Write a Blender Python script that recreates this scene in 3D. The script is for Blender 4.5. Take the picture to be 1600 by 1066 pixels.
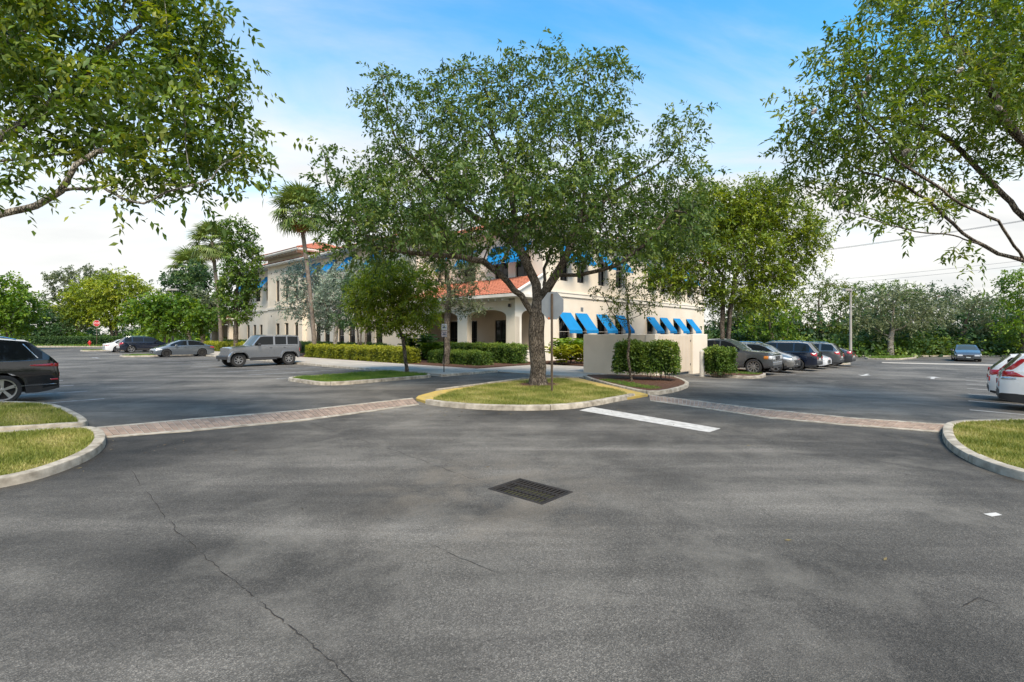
import bpy, bmesh, math, random
import numpy as np
from mathutils import Vector, Matrix
random.seed(7)
RNG = np.random.default_rng(11)
R = math.radians
scene = bpy.context.scene
COL = scene.collection
for o in list(bpy.data.objects):
    bpy.data.objects.remove(o)

# ------------------------------------------------------------------ camera
F_PX, HZ, CAMH = 780.0, 522.0, 1.95          # focal length in photo pixels, horizon row, eye height
cd = bpy.data.cameras.new('camera'); cam = bpy.data.objects.new('camera', cd); COL.objects.link(cam)
cam.location = (0, 0, CAMH); cam.rotation_euler = (R(90), 0, 0)
cd.sensor_width = 36.0; cd.lens = F_PX / 1600 * 36; cd.shift_y = -(533 - HZ) / 1600
cd.clip_start = 0.05; cd.clip_end = 3000
scene.camera = cam

# ------------------------------------------------------------------ sky, sun, exposure
SUN_EL, SUN_AZ = 52.0, 163.0                  # azimuth clockwise from +Y: behind and a little to the right
w = bpy.data.worlds.new('World'); scene.world = w; w.use_nodes = True
nt = w.node_tree; nt.nodes.clear()
def wn(t, **kw):
    n = nt.nodes.new(t)
    for k, v in kw.items(): setattr(n, k, v)
    return n
def wl(a, ai, b, bi): nt.links.new(a.outputs[ai], b.inputs[bi])
out = wn('ShaderNodeOutputWorld'); bg = wn('ShaderNodeBackground'); bg.inputs[1].default_value = 0.115
sky = wn('ShaderNodeTexSky', sky_type='NISHITA', sun_disc=False)
sky.sun_elevation = R(SUN_EL); sky.sun_rotation = R(SUN_AZ); sky.air_density = 1.0; sky.dust_density = 0.4; sky.ozone_density = 1.3
tc = wn('ShaderNodeTexCoord'); sep = wn('ShaderNodeSeparateXYZ'); wl(tc, 'Generated', sep, 0)
# cloud sheet: the direction laid on a flat layer overhead
zc = wn('ShaderNodeMath', operation='MAXIMUM'); wl(sep, 2, zc, 0); zc.inputs[1].default_value = 0.0
za = wn('ShaderNodeMath', operation='ADD'); wl(zc, 0, za, 0); za.inputs[1].default_value = 0.16
dx = wn('ShaderNodeMath', operation='DIVIDE'); wl(sep, 0, dx, 0); wl(za, 0, dx, 1)
dy = wn('ShaderNodeMath', operation='DIVIDE'); wl(sep, 1, dy, 0); wl(za, 0, dy, 1)
cmb = wn('ShaderNodeCombineXYZ'); wl(dx, 0, cmb, 0); wl(dy, 0, cmb, 1)
mp = wn('ShaderNodeMapping'); wl(cmb, 0, mp, 0); mp.inputs['Rotation'].default_value = (0, 0, 0.5); mp.inputs['Scale'].default_value = (0.62, 1.05, 1); mp.inputs['Location'].default_value = (0.9, 0.35, 0)
n1 = wn('ShaderNodeTexNoise'); wl(mp, 0, n1, 'Vector'); n1.inputs['Scale'].default_value = 1.0; n1.inputs['Detail'].default_value = 9; n1.inputs['Roughness'].default_value = 0.58; n1.inputs['Distortion'].default_value = 0.7
hz = wn('ShaderNodeMapRange', interpolation_type='SMOOTHSTEP'); wl(sep, 2, hz, 0)
hz.inputs[1].default_value = 0.0; hz.inputs[2].default_value = 0.66; hz.inputs[3].default_value = 0.40; hz.inputs[4].default_value = -0.16
add = wn('ShaderNodeMath', operation='ADD'); wl(n1, 'Fac', add, 0); wl(hz, 0, add, 1)
cm = wn('ShaderNodeMapRange', interpolation_type='SMOOTHSTEP'); wl(add, 0, cm, 0)
cm.inputs[1].default_value = 0.32; cm.inputs[2].default_value = 0.80; cm.inputs[3].default_value = 0.0; cm.inputs[4].default_value = 0.96
n2 = wn('ShaderNodeTexNoise'); wl(mp, 0, n2, 'Vector'); n2.inputs['Scale'].default_value = 1.6; n2.inputs['Detail'].default_value = 5
cr = wn('ShaderNodeValToRGB'); wl(n2, 'Fac', cr, 0)
cr.color_ramp.elements[0].position = 0.3; cr.color_ramp.elements[0].color = (4.45, 4.38, 4.3, 1)
cr.color_ramp.elements[1].position = 0.68; cr.color_ramp.elements[1].color = (5.9, 5.68, 5.35, 1)
sat = wn('ShaderNodeHueSaturation'); wl(sky, 0, sat, 'Color'); sat.inputs['Hue'].default_value = 0.485; sat.inputs['Saturation'].default_value = 1.34; sat.inputs['Value'].default_value = 1.75
mx = wn('ShaderNodeMix', data_type='RGBA'); wl(cm, 0, mx, 0); nt.links.new(sat.outputs[0], mx.inputs[6]); nt.links.new(cr.outputs[0], mx.inputs[7])
nt.links.new(mx.outputs[2], bg.inputs[0]); wl(bg, 0, out, 0)

sd = bpy.data.lights.new('sun', 'SUN'); sun = bpy.data.objects.new('sun', sd); COL.objects.link(sun)
sd.energy = 3.4; sd.angle = R(24); sd.color = (1.0, 0.88, 0.72)
_az, _el = R(SUN_AZ), R(SUN_EL)
sdir = Vector((math.sin(_az) * math.cos(_el), math.cos(_az) * math.cos(_el), math.sin(_el)))
sun.rotation_euler = sdir.to_track_quat('Z', 'Y').to_euler(); sun.location = sdir * 60
scene.view_settings.view_transform = 'Standard'; scene.view_settings.look = 'None'
scene.view_settings.exposure = 0.78; scene.view_settings.gamma = 1.0; scene.view_settings.use_curve_mapping = False
scene.render.engine = 'CYCLES'
scene.cycles.use_denoising = True
try: scene.cycles.denoiser = 'OPENIMAGEDENOISE'
except Exception: pass
scene.cycles.max_bounces = 6; scene.cycles.diffuse_bounces = 3; scene.cycles.glossy_bounces = 3
scene.cycles.transmission_bounces = 4; scene.cycles.transparent_max_bounces = 6
scene.cycles.caustics_reflective = False; scene.cycles.caustics_refractive = False

# ------------------------------------------------------------------ places
ANG = R(48.0)                                  # the site's own axes: x' to the right-back, y' to the left-back
UX, UY = math.cos(ANG), math.sin(ANG)
OX, OY = 0.2, 33.0
def gz(x, y):                                  # the lot falls gently to the right
    t = np.clip(np.asarray(x, float) - 4.0, 0, 24)
    return -0.022 * t * t / (t + 2.0)
def S2(x, y): return OX + UX * x - UY * y, OY + UY * x + UX * y
def S(x, y, z=0.0):
    X, Y = S2(x, y); return (X, Y, z + float(gz(X, Y)))
def unS(X, Y):
    a, b = X - OX, Y - OY; return a * UX + b * UY, -a * UY + b * UX
def G(px, py):                                 # photo pixel -> ground
    z = 0.0
    for _ in range(12):
        Y = (CAMH - z) * F_PX / (py - HZ); X = (px - 800) / F_PX * Y; z = float(gz(X, Y))
    return X, Y
def P(px, py, Y): return np.array([(px - 800) / F_PX * Y, Y, CAMH + (HZ - py) / F_PX * Y])

# ------------------------------------------------------------------ objects
def tag(o, label=None, cat=None, group=None, kind=None):
    if label: o['label'] = label
    if cat: o['category'] = cat
    if group: o['group'] = group
    if kind: o['kind'] = kind
    return o
def empty(name, loc=(0, 0, 0), rz=0.0, label=None, cat=None, group=None):
    o = bpy.data.objects.new(name, None); COL.objects.link(o)
    o.location = loc; o.rotation_euler = (0, 0, rz); o.empty_display_size = 0.2
    return tag(o, label, cat, group)
def link(name, me, parent=None, loc=None, rot=None):
    o = bpy.data.objects.new(name, me); COL.objects.link(o)
    if parent is not None: o.parent = parent
    if loc is not None: o.location = loc
    if rot is not None: o.rotation_euler = rot
    return o
def np_mesh(name, V, Fc, mat, smooth=False, attr=None):
    """V (n,3), Fc (m,3) or (m,4) int arrays -> mesh, fast"""
    V = np.asarray(V, np.float32); Fc = np.asarray(Fc, np.int32)
    me = bpy.data.meshes.new(name); k = Fc.shape[1]
    me.vertices.add(len(V)); me.vertices.foreach_set('co', V.ravel())
    me.loops.add(Fc.size); me.loops.foreach_set('vertex_index', Fc.ravel())
    me.polygons.add(len(Fc)); me.polygons.foreach_set('loop_start', np.arange(0, Fc.size, k, dtype=np.int32))
    if smooth: me.polygons.foreach_set('use_smooth', np.ones(len(Fc), bool))
    if attr is not None:
        a = me.attributes.new('var', 'FLOAT', 'POINT'); a.data.foreach_set('value', np.asarray(attr, np.float32))
    me.update(calc_edges=True)
    if mat: me.materials.append(mat)
    return me
class MB:
    def __init__(s): s.v = []; s.f = []; s.M = None
    def add(s, vs, fs):
        b = len(s.v)
        if s.M is not None: vs = [tuple(s.M @ Vector(p)) for p in vs]
        s.v += [tuple(map(float, p)) for p in vs]; s.f += [tuple(i + b for i in f) for f in fs]; return s
    def box(s, x0, x1, y0, y1, z0, z1):
        return s.add([(x0,y0,z0),(x1,y0,z0),(x1,y1,z0),(x0,y1,z0),(x0,y0,z1),(x1,y0,z1),(x1,y1,z1),(x0,y1,z1)],
                     [(3,2,1,0),(4,5,6,7),(0,1,5,4),(1,2,6,5),(2,3,7,6),(3,0,4,7)])
    def bbox(s, x0, x1, y0, y1, z0, z1, b=0.01):      # box with chamfered top and upright edges
        ring = lambda e, z: [(x0+e,y0+b,z),(x0+b,y0+e,z),(x1-b,y0+e,z),(x1-e,y0+b,z),(x1-e,y1-b,z),(x1-b,y1-e,z),(x0+b,y1-e,z),(x0+e,y1-b,z)]
        vs = ring(0, z0) + ring(0, z1 - b) + ring(b * 0.9, z1); fs = []
        for r in range(2):
            for i in range(8): j = (i + 1) % 8; fs.append((r*8+i, r*8+j, r*8+8+j, r*8+8+i))
        fs.append(tuple(range(16, 24))); fs.append(tuple(range(7, -1, -1)))
        return s.add(vs, fs)
    def quad(s, *p): return s.add(p, [tuple(range(len(p)))])
    def tube(s, pts, rad, n=8, cap=True):
        pts = [Vector(p) for p in pts]; m = len(pts)
        rad = [rad] * m if not hasattr(rad, '__len__') else list(rad); vs = []; fs = []
        up = None
        for i, p in enumerate(pts):
            t = (pts[min(i+1, m-1)] - pts[max(i-1, 0)]).normalized()
            if up is None: up = Vector((1,0,0)) if abs(t.x) < .8 else Vector((0,1,0))
            a = (up - t * up.dot(t)).normalized(); up = a; b = t.cross(a)
            for k in range(n):
                c = 2 * math.pi * k / n; vs.append(p + (a * math.cos(c) + b * math.sin(c)) * rad[i])
        for i in range(m - 1):
            for k in range(n): l = (k + 1) % n; fs.append((i*n+k, i*n+l, i*n+n+l, i*n+n+k))
        if cap: fs.append(tuple(range(n-1, -1, -1))); fs.append(tuple(range((m-1)*n, m*n)))
        return s.add(vs, fs)
    def lathe(s, prof, n=24, axis='z', close=False):   # prof: (radius, height)
        vs = []; fs = []; m = len(prof)
        for r, h in prof:
            for k in range(n):
                c = 2 * math.pi * k / n; a, b = r * math.cos(c), r * math.sin(c)
                vs.append((a, b, h) if axis == 'z' else (a, h, b))
        for i in range(m if close else m - 1):
            i2 = (i + 1) % m
            for k in range(n): l = (k + 1) % n; fs.append((i*n+k, i*n+l, i2*n+l, i2*n+k))
        return s.add(vs, fs)
    def prism(s, poly, z0, z1, top=True, bottom=False):
        n = len(poly); vs = [(x, y, z0) for x, y in poly] + [(x, y, z1) for x, y in poly]
        fs = [(i, (i+1) % n, n + (i+1) % n, n + i) for i in range(n)]
        if top: fs.append(tuple(range(n, 2*n)))
        if bottom: fs.append(tuple(range(n-1, -1, -1)))
        return s.add(vs, fs)
    def mesh(s, name, mat, smooth=None):
        me = bpy.data.meshes.new(name); me.from_pydata(s.v, [], s.f); me.update()
        if mat: me.materials.append(mat)
        if smooth is not None:
            me.polygons.foreach_set('use_smooth', [True] * len(me.polygons))
            me.set_sharp_from_angle(angle=R(smooth))
        return me
    def build(s, name, mat, parent=None, loc=None, rot=None, smooth=None):
        return link(name, s.mesh(name, mat, smooth), parent, loc, rot)

# ------------------------------------------------------------------ materials
def node_mat(name):
    m = bpy.data.materials.new(name); m.use_nodes = True; t = m.node_tree
    b = t.nodes['Principled BSDF']; return m, t, b
def nd(t, ty, ins=None, **kw):
    n = t.nodes.new(ty)
    for k, v in kw.items(): setattr(n, k, v)
    for k, v in (ins or {}).items():
        if isinstance(v, tuple) and len(v) == 2 and hasattr(v[0], 'outputs'): t.links.new(v[0].outputs[v[1]], n.inputs[k])
        else: n.inputs[k].default_value = v
    return n
def c4(c): return (c[0], c[1], c[2], 1.0)
def ramp(t, src, stops):
    r = nd(t, 'ShaderNodeValToRGB'); t.links.new(src, r.inputs[0]); e = r.color_ramp.elements
    while len(e) < len(stops): e.new(0.5)
    for i, (p, c) in enumerate(stops): e[i].position = p; e[i].color = c4(c) if hasattr(c, '__len__') else (c, c, c, 1)
    return r
def noise(t, co, scale, detail=4, rough=0.55, dist=0.0):
    return nd(t, 'ShaderNodeTexNoise', {'Vector': (co, 'Object') if co.bl_idname == 'ShaderNodeTexCoord' else (co, 0), 'Scale': scale, 'Detail': detail, 'Roughness': rough, 'Distortion': dist})
def bump(t, b, src, strength=0.3, dist=0.01):
    n = nd(t, 'ShaderNodeBump', {'Strength': strength, 'Distance': dist}); t.links.new(src, n.inputs['Height']); t.links.new(n.outputs[0], b.inputs['Normal'])
def mat(name, c1, c2=None, rough=0.6, scale=3.0, metal=0.0, bmp=0.0, bscale=60.0, spec=0.5, coat=0.0, bdist=0.01, rand=0.0):
    m, t, b = node_mat(name); co = nd(t, 'ShaderNodeTexCoord')
    b.inputs['Roughness'].default_value = rough; b.inputs['Metallic'].default_value = metal; b.inputs['Specular IOR Level'].default_value = spec
    if coat: b.inputs['Coat Weight'].default_value = coat; b.inputs['Coat Roughness'].default_value = 0.04
    c2 = c2 or tuple(x * 0.86 for x in c1)
    n = noise(t, co, scale, 6); r = ramp(t, n.outputs['Fac'], [(0.3, c1), (0.72, c2)])
    src = r.outputs[0]
    if rand:
        oi = nd(t, 'ShaderNodeObjectInfo'); mr = nd(t, 'ShaderNodeMapRange', {0: (oi, 'Random'), 3: 1 - rand, 4: 1 + rand})
        hs = nd(t, 'ShaderNodeHueSaturation', {'Value': (mr, 0)}); t.links.new(src, hs.inputs['Color']); src = hs.outputs[0]
    t.links.new(src, b.inputs['Base Color'])
    if bmp:
        n2 = noise(t, co, bscale, 3); bump(t, b, n2.outputs['Fac'], bmp, bdist)
    return m
def glass_mat(name, col, rough=0.03):
    m, t, b = node_mat(name); b.inputs['Base Color'].default_value = c4(col); b.inputs['Roughness'].default_value = rough
    b.inputs['Specular IOR Level'].default_value = 0.3
    co = nd(t, 'ShaderNodeTexCoord'); n = noise(t, co, 1.3, 2); bump(t, b, n.outputs['Fac'], 0.04, 0.02)
    return m
def leaf_mat(name, dark, mid, light, trans=0.35, rough=0.5):
    m, t, b = node_mat(name)
    at = nd(t, 'ShaderNodeAttribute', attribute_name='var')
    r = ramp(t, at.outputs['Fac'], [(0.0, dark), (0.45, mid), (1.0, light)])
    t.links.new(r.outputs[0], b.inputs['Base Color']); b.inputs['Roughness'].default_value = rough; b.inputs['Specular IOR Level'].default_value = 0.35
    tr = nd(t, 'ShaderNodeBsdfTranslucent'); hs = nd(t, 'ShaderNodeHueSaturation', {'Hue': 0.485, 'Saturation': 1.15, 'Value': 1.35}); t.links.new(r.outputs[0], hs.inputs['Color']); t.links.new(hs.outputs[0], tr.inputs[0])
    mixs = nd(t, 'ShaderNodeMixShader', {0: trans}); t.links.new(b.outputs[0], mixs.inputs[1]); t.links.new(tr.outputs[0], mixs.inputs[2])
    t.links.new(mixs.outputs[0], t.nodes['Material Output'].inputs[0])
    return m
M = {}
def asphalt_mat():
    m, t, b = node_mat('asphalt'); co = nd(t, 'ShaderNodeTexCoord')
    big = noise(t, co, 0.16, 5, 0.55, 0.6); r1 = ramp(t, big.outputs['Fac'], [(0.36, (0.078, 0.071, 0.060)), (0.5, (0.132, 0.120, 0.101)), (0.66, (0.205, 0.186, 0.155))])
    mp = nd(t, 'ShaderNodeMapping', {'Vector': (co, 'Object'), 'Rotation': (0, 0, ANG), 'Scale': (0.16, 1.1, 1)})
    st = noise(t, mp, 1.0, 5, 0.6, 0.5); r2 = ramp(t, st.outputs['Fac'], [(0.36, 0.72), (0.55, 1.0), (0.72, 1.42)])
    mp2 = nd(t, 'ShaderNodeMapping', {'Vector': (co, 'Object'), 'Rotation': (0, 0, ANG + R(90)), 'Scale': (0.14, 0.9, 1), 'Location': (7, 3, 0)})
    st2 = noise(t, mp2, 1.0, 5, 0.6, 0.5); r3 = ramp(t, st2.outputs['Fac'], [(0.34, 0.75), (0.55, 1.0), (0.72, 1.3)])
    m1 = nd(t, 'ShaderNodeMix', data_type='RGBA', blend_type='MULTIPLY'); m1.inputs[0].default_value = 1; t.links.new(r1.outputs[0], m1.inputs[6]); t.links.new(r2.outputs[0], m1.inputs[7])
    m2 = nd(t, 'ShaderNodeMix', data_type='RGBA', blend_type='MULTIPLY'); m2.inputs[0].default_value = 1; t.links.new(m1.outputs[2], m2.inputs[6]); t.links.new(r3.outputs[0], m2.inputs[7])
    # stones of the aggregate
    vo = nd(t, 'ShaderNodeTexVoronoi', {'Vector': (co, 'Object'), 'Scale': 120.0}); vr = ramp(t, vo.outputs['Color'], [(0.15, 0.42), (0.6, 1.0), (0.92, 2.3)])
    fn = noise(t, co, 38.0, 4, 0.75); fr = ramp(t, fn.outputs['Fac'], [(0.3, 0.5), (0.5, 1.0), (0.72, 1.6)])
    m3 = nd(t, 'ShaderNodeMix', data_type='RGBA', blend_type='MULTIPLY'); m3.inputs[0].default_value = 0.6; t.links.new(m2.outputs[2], m3.inputs[6]); t.links.new(vr.outputs[0], m3.inputs[7])
    m4 = nd(t, 'ShaderNodeMix', data_type='RGBA', blend_type='MULTIPLY'); m4.inputs[0].default_value = 0.55; t.links.new(m3.outputs[2], m4.inputs[6]); t.links.new(fr.outputs[0], m4.inputs[7])
    # pale dusty silt, worn patches and the rusty silt washed to the drain
    dn = noise(t, co, 0.75, 9, 0.68, 0.35); dr = ramp(t, dn.outputs['Fac'], [(0.5, 0.0), (0.70, 0.5)])
    dk2 = noise(t, co, 0.42, 8, 0.66, 0.4); dkr = ramp(t, dk2.outputs['Fac'], [(0.36, 0.66), (0.54, 1.0)])
    m4b = nd(t, 'ShaderNodeMix', data_type='RGBA', blend_type='MULTIPLY'); m4b.inputs[0].default_value = 1; t.links.new(m4.outputs[2], m4b.inputs[6]); t.links.new(dkr.outputs[0], m4b.inputs[7]); m4 = m4b
    m5 = nd(t, 'ShaderNodeMix', data_type='RGBA'); t.links.new(dr.outputs[0], m5.inputs[0]); t.links.new(m4.outputs[2], m5.inputs[6]); m5.inputs[7].default_value = (0.225, 0.205, 0.17, 1)
    gx, gy = -0.2, 6.3
    dist = nd(t, 'ShaderNodeVectorMath', {0: (co, 'Object')}, operation='DISTANCE'); dist.inputs[1].default_value = (gx, gy, 0)
    da = nd(t, 'ShaderNodeMapRange', {0: (dist, 'Value'), 1: 0.3, 2: 2.6, 3: 0.5, 4: 0.0}, interpolation_type='SMOOTHSTEP')
    sn = noise(t, co, 1.4, 6, 0.65, 0.5); sr = ramp(t, sn.outputs['Fac'], [(0.42, 0.0), (0.68, 1.0)])
    dm = nd(t, 'ShaderNodeMath', {0: (da, 0)}, operation='MULTIPLY'); t.links.new(sr.outputs[0], dm.inputs[1])
    m6 = nd(t, 'ShaderNodeMix', data_type='RGBA'); t.links.new(dm.outputs[0], m6.inputs[0]); t.links.new(m5.outputs[2], m6.inputs[6]); m6.inputs[7].default_value = (0.23, 0.19, 0.14, 1)
    last = m6.outputs[2]
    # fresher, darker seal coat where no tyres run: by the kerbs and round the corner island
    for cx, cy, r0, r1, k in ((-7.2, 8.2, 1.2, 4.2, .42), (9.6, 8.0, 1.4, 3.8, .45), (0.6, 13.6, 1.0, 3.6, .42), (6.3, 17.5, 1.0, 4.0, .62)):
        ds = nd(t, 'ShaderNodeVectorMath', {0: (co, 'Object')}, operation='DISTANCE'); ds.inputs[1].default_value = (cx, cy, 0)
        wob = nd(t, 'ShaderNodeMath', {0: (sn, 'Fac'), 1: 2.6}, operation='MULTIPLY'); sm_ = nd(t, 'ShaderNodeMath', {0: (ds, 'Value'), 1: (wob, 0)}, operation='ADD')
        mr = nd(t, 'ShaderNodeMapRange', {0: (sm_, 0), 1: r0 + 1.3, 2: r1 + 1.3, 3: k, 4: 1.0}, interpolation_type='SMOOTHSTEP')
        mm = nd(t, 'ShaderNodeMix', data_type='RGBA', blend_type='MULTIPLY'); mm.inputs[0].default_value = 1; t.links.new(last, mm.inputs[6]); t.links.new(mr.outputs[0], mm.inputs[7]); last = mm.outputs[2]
    t.links.new(last, b.inputs['Base Color'])
    b.inputs['Roughness'].default_value = 0.75; b.inputs['Specular IOR Level'].default_value = 0.3
    bn = nd(t, 'ShaderNodeMath', {0: (vo, 'Distance'), 1: (fn, 'Fac')}, operation='ADD'); bump(t, b, bn.outputs[0], 0.55, 0.012)
    return m
def bark_mat(name, light, dark, deep):
    m, t, b = node_mat(name); co = nd(t, 'ShaderNodeTexCoord')
    mp = nd(t, 'ShaderNodeMapping', {'Vector': (co, 'Object'), 'Scale': (1, 1, 0.28)})
    n1 = noise(t, mp, 16.0, 6, 0.65, 0.6); r1 = ramp(t, n1.outputs['Fac'], [(0.34, dark), (0.62, light)])
    vo = nd(t, 'ShaderNodeTexVoronoi', {'Vector': (mp, 0), 'Scale': 22.0}, feature='DISTANCE_TO_EDGE'); rv = ramp(t, vo.outputs['Distance'], [(0.0, 0.0), (0.16, 1.0)])
    m1 = nd(t, 'ShaderNodeMix', data_type='RGBA'); t.links.new(rv.outputs[0], m1.inputs[0]); m1.inputs[6].default_value = c4(deep); t.links.new(r1.outputs[0], m1.inputs[7])
    n2 = noise(t, co, 2.2, 5, 0.6, 0.8); r2 = ramp(t, n2.outputs['Fac'], [(0.36, 0.5), (0.55, 1.0), (0.75, 1.35)])
    m2 = nd(t, 'ShaderNodeMix', data_type='RGBA', blend_type='MULTIPLY'); m2.inputs[0].default_value = 1; t.links.new(m1.outputs[2], m2.inputs[6]); t.links.new(r2.outputs[0], m2.inputs[7])
    t.links.new(m2.outputs[2], b.inputs['Base Color']); b.inputs['Roughness'].default_value = 0.95; b.inputs['Specular IOR Level'].default_value = 0.15
    ad = nd(t, 'ShaderNodeMath', {0: (rv, 0), 1: (n1, 'Fac')}, operation='ADD'); bump(t, b, ad.outputs[0], 0.9, 0.03)
    return m
def build_mats():
    M['asphalt'] = asphalt_mat()
    M['earth'] = mat('earth', (0.06, 0.075, 0.025), (0.11, 0.10, 0.05), 0.95, 0.4, bmp=0.6, bscale=9, spec=0.1)
    M['turf'] = mat('turf', (0.14, 0.14, 0.035), (0.26, 0.21, 0.085), 0.95, 2.2, bmp=0.8, bscale=40, spec=0.1)
    M['mulch'] = mat('mulch', (0.085, 0.045, 0.03), (0.16, 0.09, 0.06), 0.95, 14, bmp=1.0, bscale=55, spec=0.1, bdist=0.03)
    M['concrete'] = mat('concrete', (0.46, 0.44, 0.39), (0.28, 0.265, 0.235), 0.9, 1.6, bmp=0.35, bscale=70, spec=0.25, rand=0.06)
    M['kerb'] = mat('kerb', (0.52, 0.465, 0.375), (0.20, 0.172, 0.13), 0.9, 5.0, bmp=0.45, bscale=45, spec=0.25, rand=0.08)
    M['walk'] = mat('walk', (0.47, 0.42, 0.35), (0.32, 0.285, 0.235), 0.9, 0.8, bmp=0.3, bscale=60, spec=0.25, rand=0.08)
    M['paver'] = mat('paver', (0.37, 0.272, 0.205), (0.25, 0.182, 0.138), 0.9, 4, bmp=0.4, bscale=50, spec=0.25, rand=0.17)
    M['yellow'] = mat('yellow_paint', (0.56, 0.38, 0.07), (0.36, 0.27, 0.10), 0.75, 4.5, bmp=0.3, bscale=60)
    M['white_paint'] = mat('white_paint', (0.60, 0.575, 0.525), (0.34, 0.32, 0.285), 0.7, 7.5, bmp=0.3, bscale=80)
    M['worn_paint'] = mat('worn_paint', (0.50, 0.50, 0.49), (0.15, 0.15, 0.15), 0.75, 5.5, bmp=0.3, bscale=80)
    M['iron'] = mat('iron', (0.022, 0.021, 0.02), (0.04, 0.035, 0.031), 0.8, 9, 0.0, bmp=0.3, bscale=70, spec=0.15)
    M['pit'] = mat('pit', (0.004, 0.004, 0.004), (0.006, 0.006, 0.005), 1.0, 3, spec=0.0)
    M['crack'] = mat('crack', (0.028, 0.027, 0.026), (0.05, 0.048, 0.045), 0.95, 5, spec=0.1)
    M['stucco'] = mat('stucco', (0.80, 0.715, 0.585), (0.70, 0.615, 0.49), 0.9, 0.55, bmp=0.35, bscale=85, spec=0.2)
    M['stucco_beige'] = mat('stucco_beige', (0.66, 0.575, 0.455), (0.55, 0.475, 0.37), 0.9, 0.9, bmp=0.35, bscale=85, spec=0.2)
    M['stucco_light'] = mat('stucco_light', (0.82, 0.765, 0.655), (0.73, 0.67, 0.565), 0.9, 0.7, bmp=0.3, bscale=85, spec=0.2)
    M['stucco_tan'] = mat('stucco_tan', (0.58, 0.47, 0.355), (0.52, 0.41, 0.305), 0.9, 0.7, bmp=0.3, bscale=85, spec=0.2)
    M['fascia'] = mat('fascia', (0.78, 0.75, 0.68), (0.66, 0.62, 0.55), 0.7, 1.1)
    M['tile'] = mat('clay_tile', (0.52, 0.20, 0.115), (0.36, 0.13, 0.08), 0.85, 3.3, bmp=0.3, bscale=35, spec=0.25)
    M['bronze'] = mat('bronze_frame', (0.035, 0.028, 0.023), (0.05, 0.04, 0.033), 0.45, 4, 0.4)
    M['pane'] = glass_mat('window_glass', (0.012, 0.013, 0.014), 0.04)
    M['awning'] = mat('awning_cloth', (0.006, 0.205, 0.47), (0.005, 0.175, 0.41), 0.75, 1.6, bmp=0.25, bscale=160, spec=0.25)
    M['pipe_white'] = mat('pipe_white', (0.68, 0.66, 0.62), (0.55, 0.53, 0.5), 0.5, 8)
    M['gate'] = mat('gate_steel', (0.66, 0.57, 0.455), (0.60, 0.51, 0.40), 0.6, 1.2)
    M['bollard'] = mat('bollard', (0.68, 0.64, 0.56), (0.56, 0.52, 0.45), 0.6, 3)
    M['bark'] = bark_mat('bark', (0.30, 0.25, 0.195), (0.13, 0.105, 0.08), (0.05, 0.04, 0.03))
    M['bark_pale'] = bark_mat('bark_pale', (0.62, 0.56, 0.47), (0.38, 0.33, 0.27), (0.18, 0.155, 0.12))
    M['bark_palm'] = mat('bark_palm', (0.24, 0.20, 0.16), (0.12, 0.095, 0.075), 0.95, 5, bmp=0.9, bscale=20, spec=0.15, bdist=0.03)
    M['post'] = mat('sign_post', (0.13, 0.09, 0.055), (0.075, 0.055, 0.038), 0.7, 9, 0.2)
    M['steel_grey'] = mat('sign_back', (0.37, 0.39, 0.40), (0.28, 0.30, 0.31), 0.55, 2.4, 0.35)
    M['red'] = mat('sign_red', (0.55, 0.02, 0.02), (0.42, 0.018, 0.018), 0.5, 3)
    M['white'] = mat('sign_white', (0.78, 0.78, 0.78), (0.68, 0.68, 0.68), 0.5, 3)
    M['sign_pink'] = mat('sign_faded', (0.66, 0.55, 0.52), (0.56, 0.47, 0.45), 0.6, 5)
    M['sign_print'] = mat('sign_print', (0.08, 0.10, 0.16), None, 0.6, 5)
    M['orange'] = mat('orange_label', (0.7, 0.16, 0.03), None, 0.6, 5)
    M['lamp'] = mat('lamp_metal', (0.40, 0.37, 0.33), (0.30, 0.28, 0.25), 0.5, 3, 0.2)
    M['pole'] = mat('concrete_pole', (0.40, 0.37, 0.33), (0.28, 0.26, 0.23), 0.9, 1.7, bmp=0.3)
    M['wire'] = mat('wire', (0.22, 0.22, 0.23), None, 0.6)
    # leaves
    M['lf_mahog'] = leaf_mat('leaf_mahogany', (0.040, 0.080, 0.019), (0.100, 0.168, 0.037), (0.28, 0.33, 0.075))
    M['lf_mahog2'] = leaf_mat('leaf_mahogany_light', (0.050, 0.098, 0.014), (0.130, 0.205, 0.030), (0.35, 0.37, 0.055))
    M['lf_olive'] = leaf_mat('leaf_olive', (0.044, 0.075, 0.013), (0.105, 0.158, 0.022), (0.27, 0.29, 0.045))
    M['lf_bright'] = leaf_mat('leaf_bright', (0.042, 0.102, 0.011), (0.114, 0.210, 0.019), (0.288, 0.372, 0.032))
    M['lf_oak'] = leaf_mat('leaf_oak', (0.070, 0.095, 0.043), (0.150, 0.180, 0.085), (0.285, 0.305, 0.155))
    M['lf_glossy'] = leaf_mat('leaf_glossy', (0.06, 0.105, 0.010), (0.165, 0.235, 0.022), (0.40, 0.44, 0.05), 0.3, 0.4)
    M['lf_lime'] = leaf_mat('leaf_lime', (0.085, 0.135, 0.012), (0.225, 0.295, 0.028), (0.48, 0.50, 0.06), 0.35, 0.45)
    M['lf_silver'] = leaf_mat('leaf_silver', (0.095, 0.135, 0.091), (0.216, 0.277, 0.200), (0.419, 0.486, 0.365), 0.2)
    M['lf_dark'] = leaf_mat('leaf_dark', (0.024, 0.061, 0.019), (0.056, 0.115, 0.036), (0.131, 0.198, 0.057))
    M['lf_hedge'] = leaf_mat('leaf_hedge', (0.036, 0.084, 0.012), (0.094, 0.169, 0.022), (0.227, 0.290, 0.043), 0.25)
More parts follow.
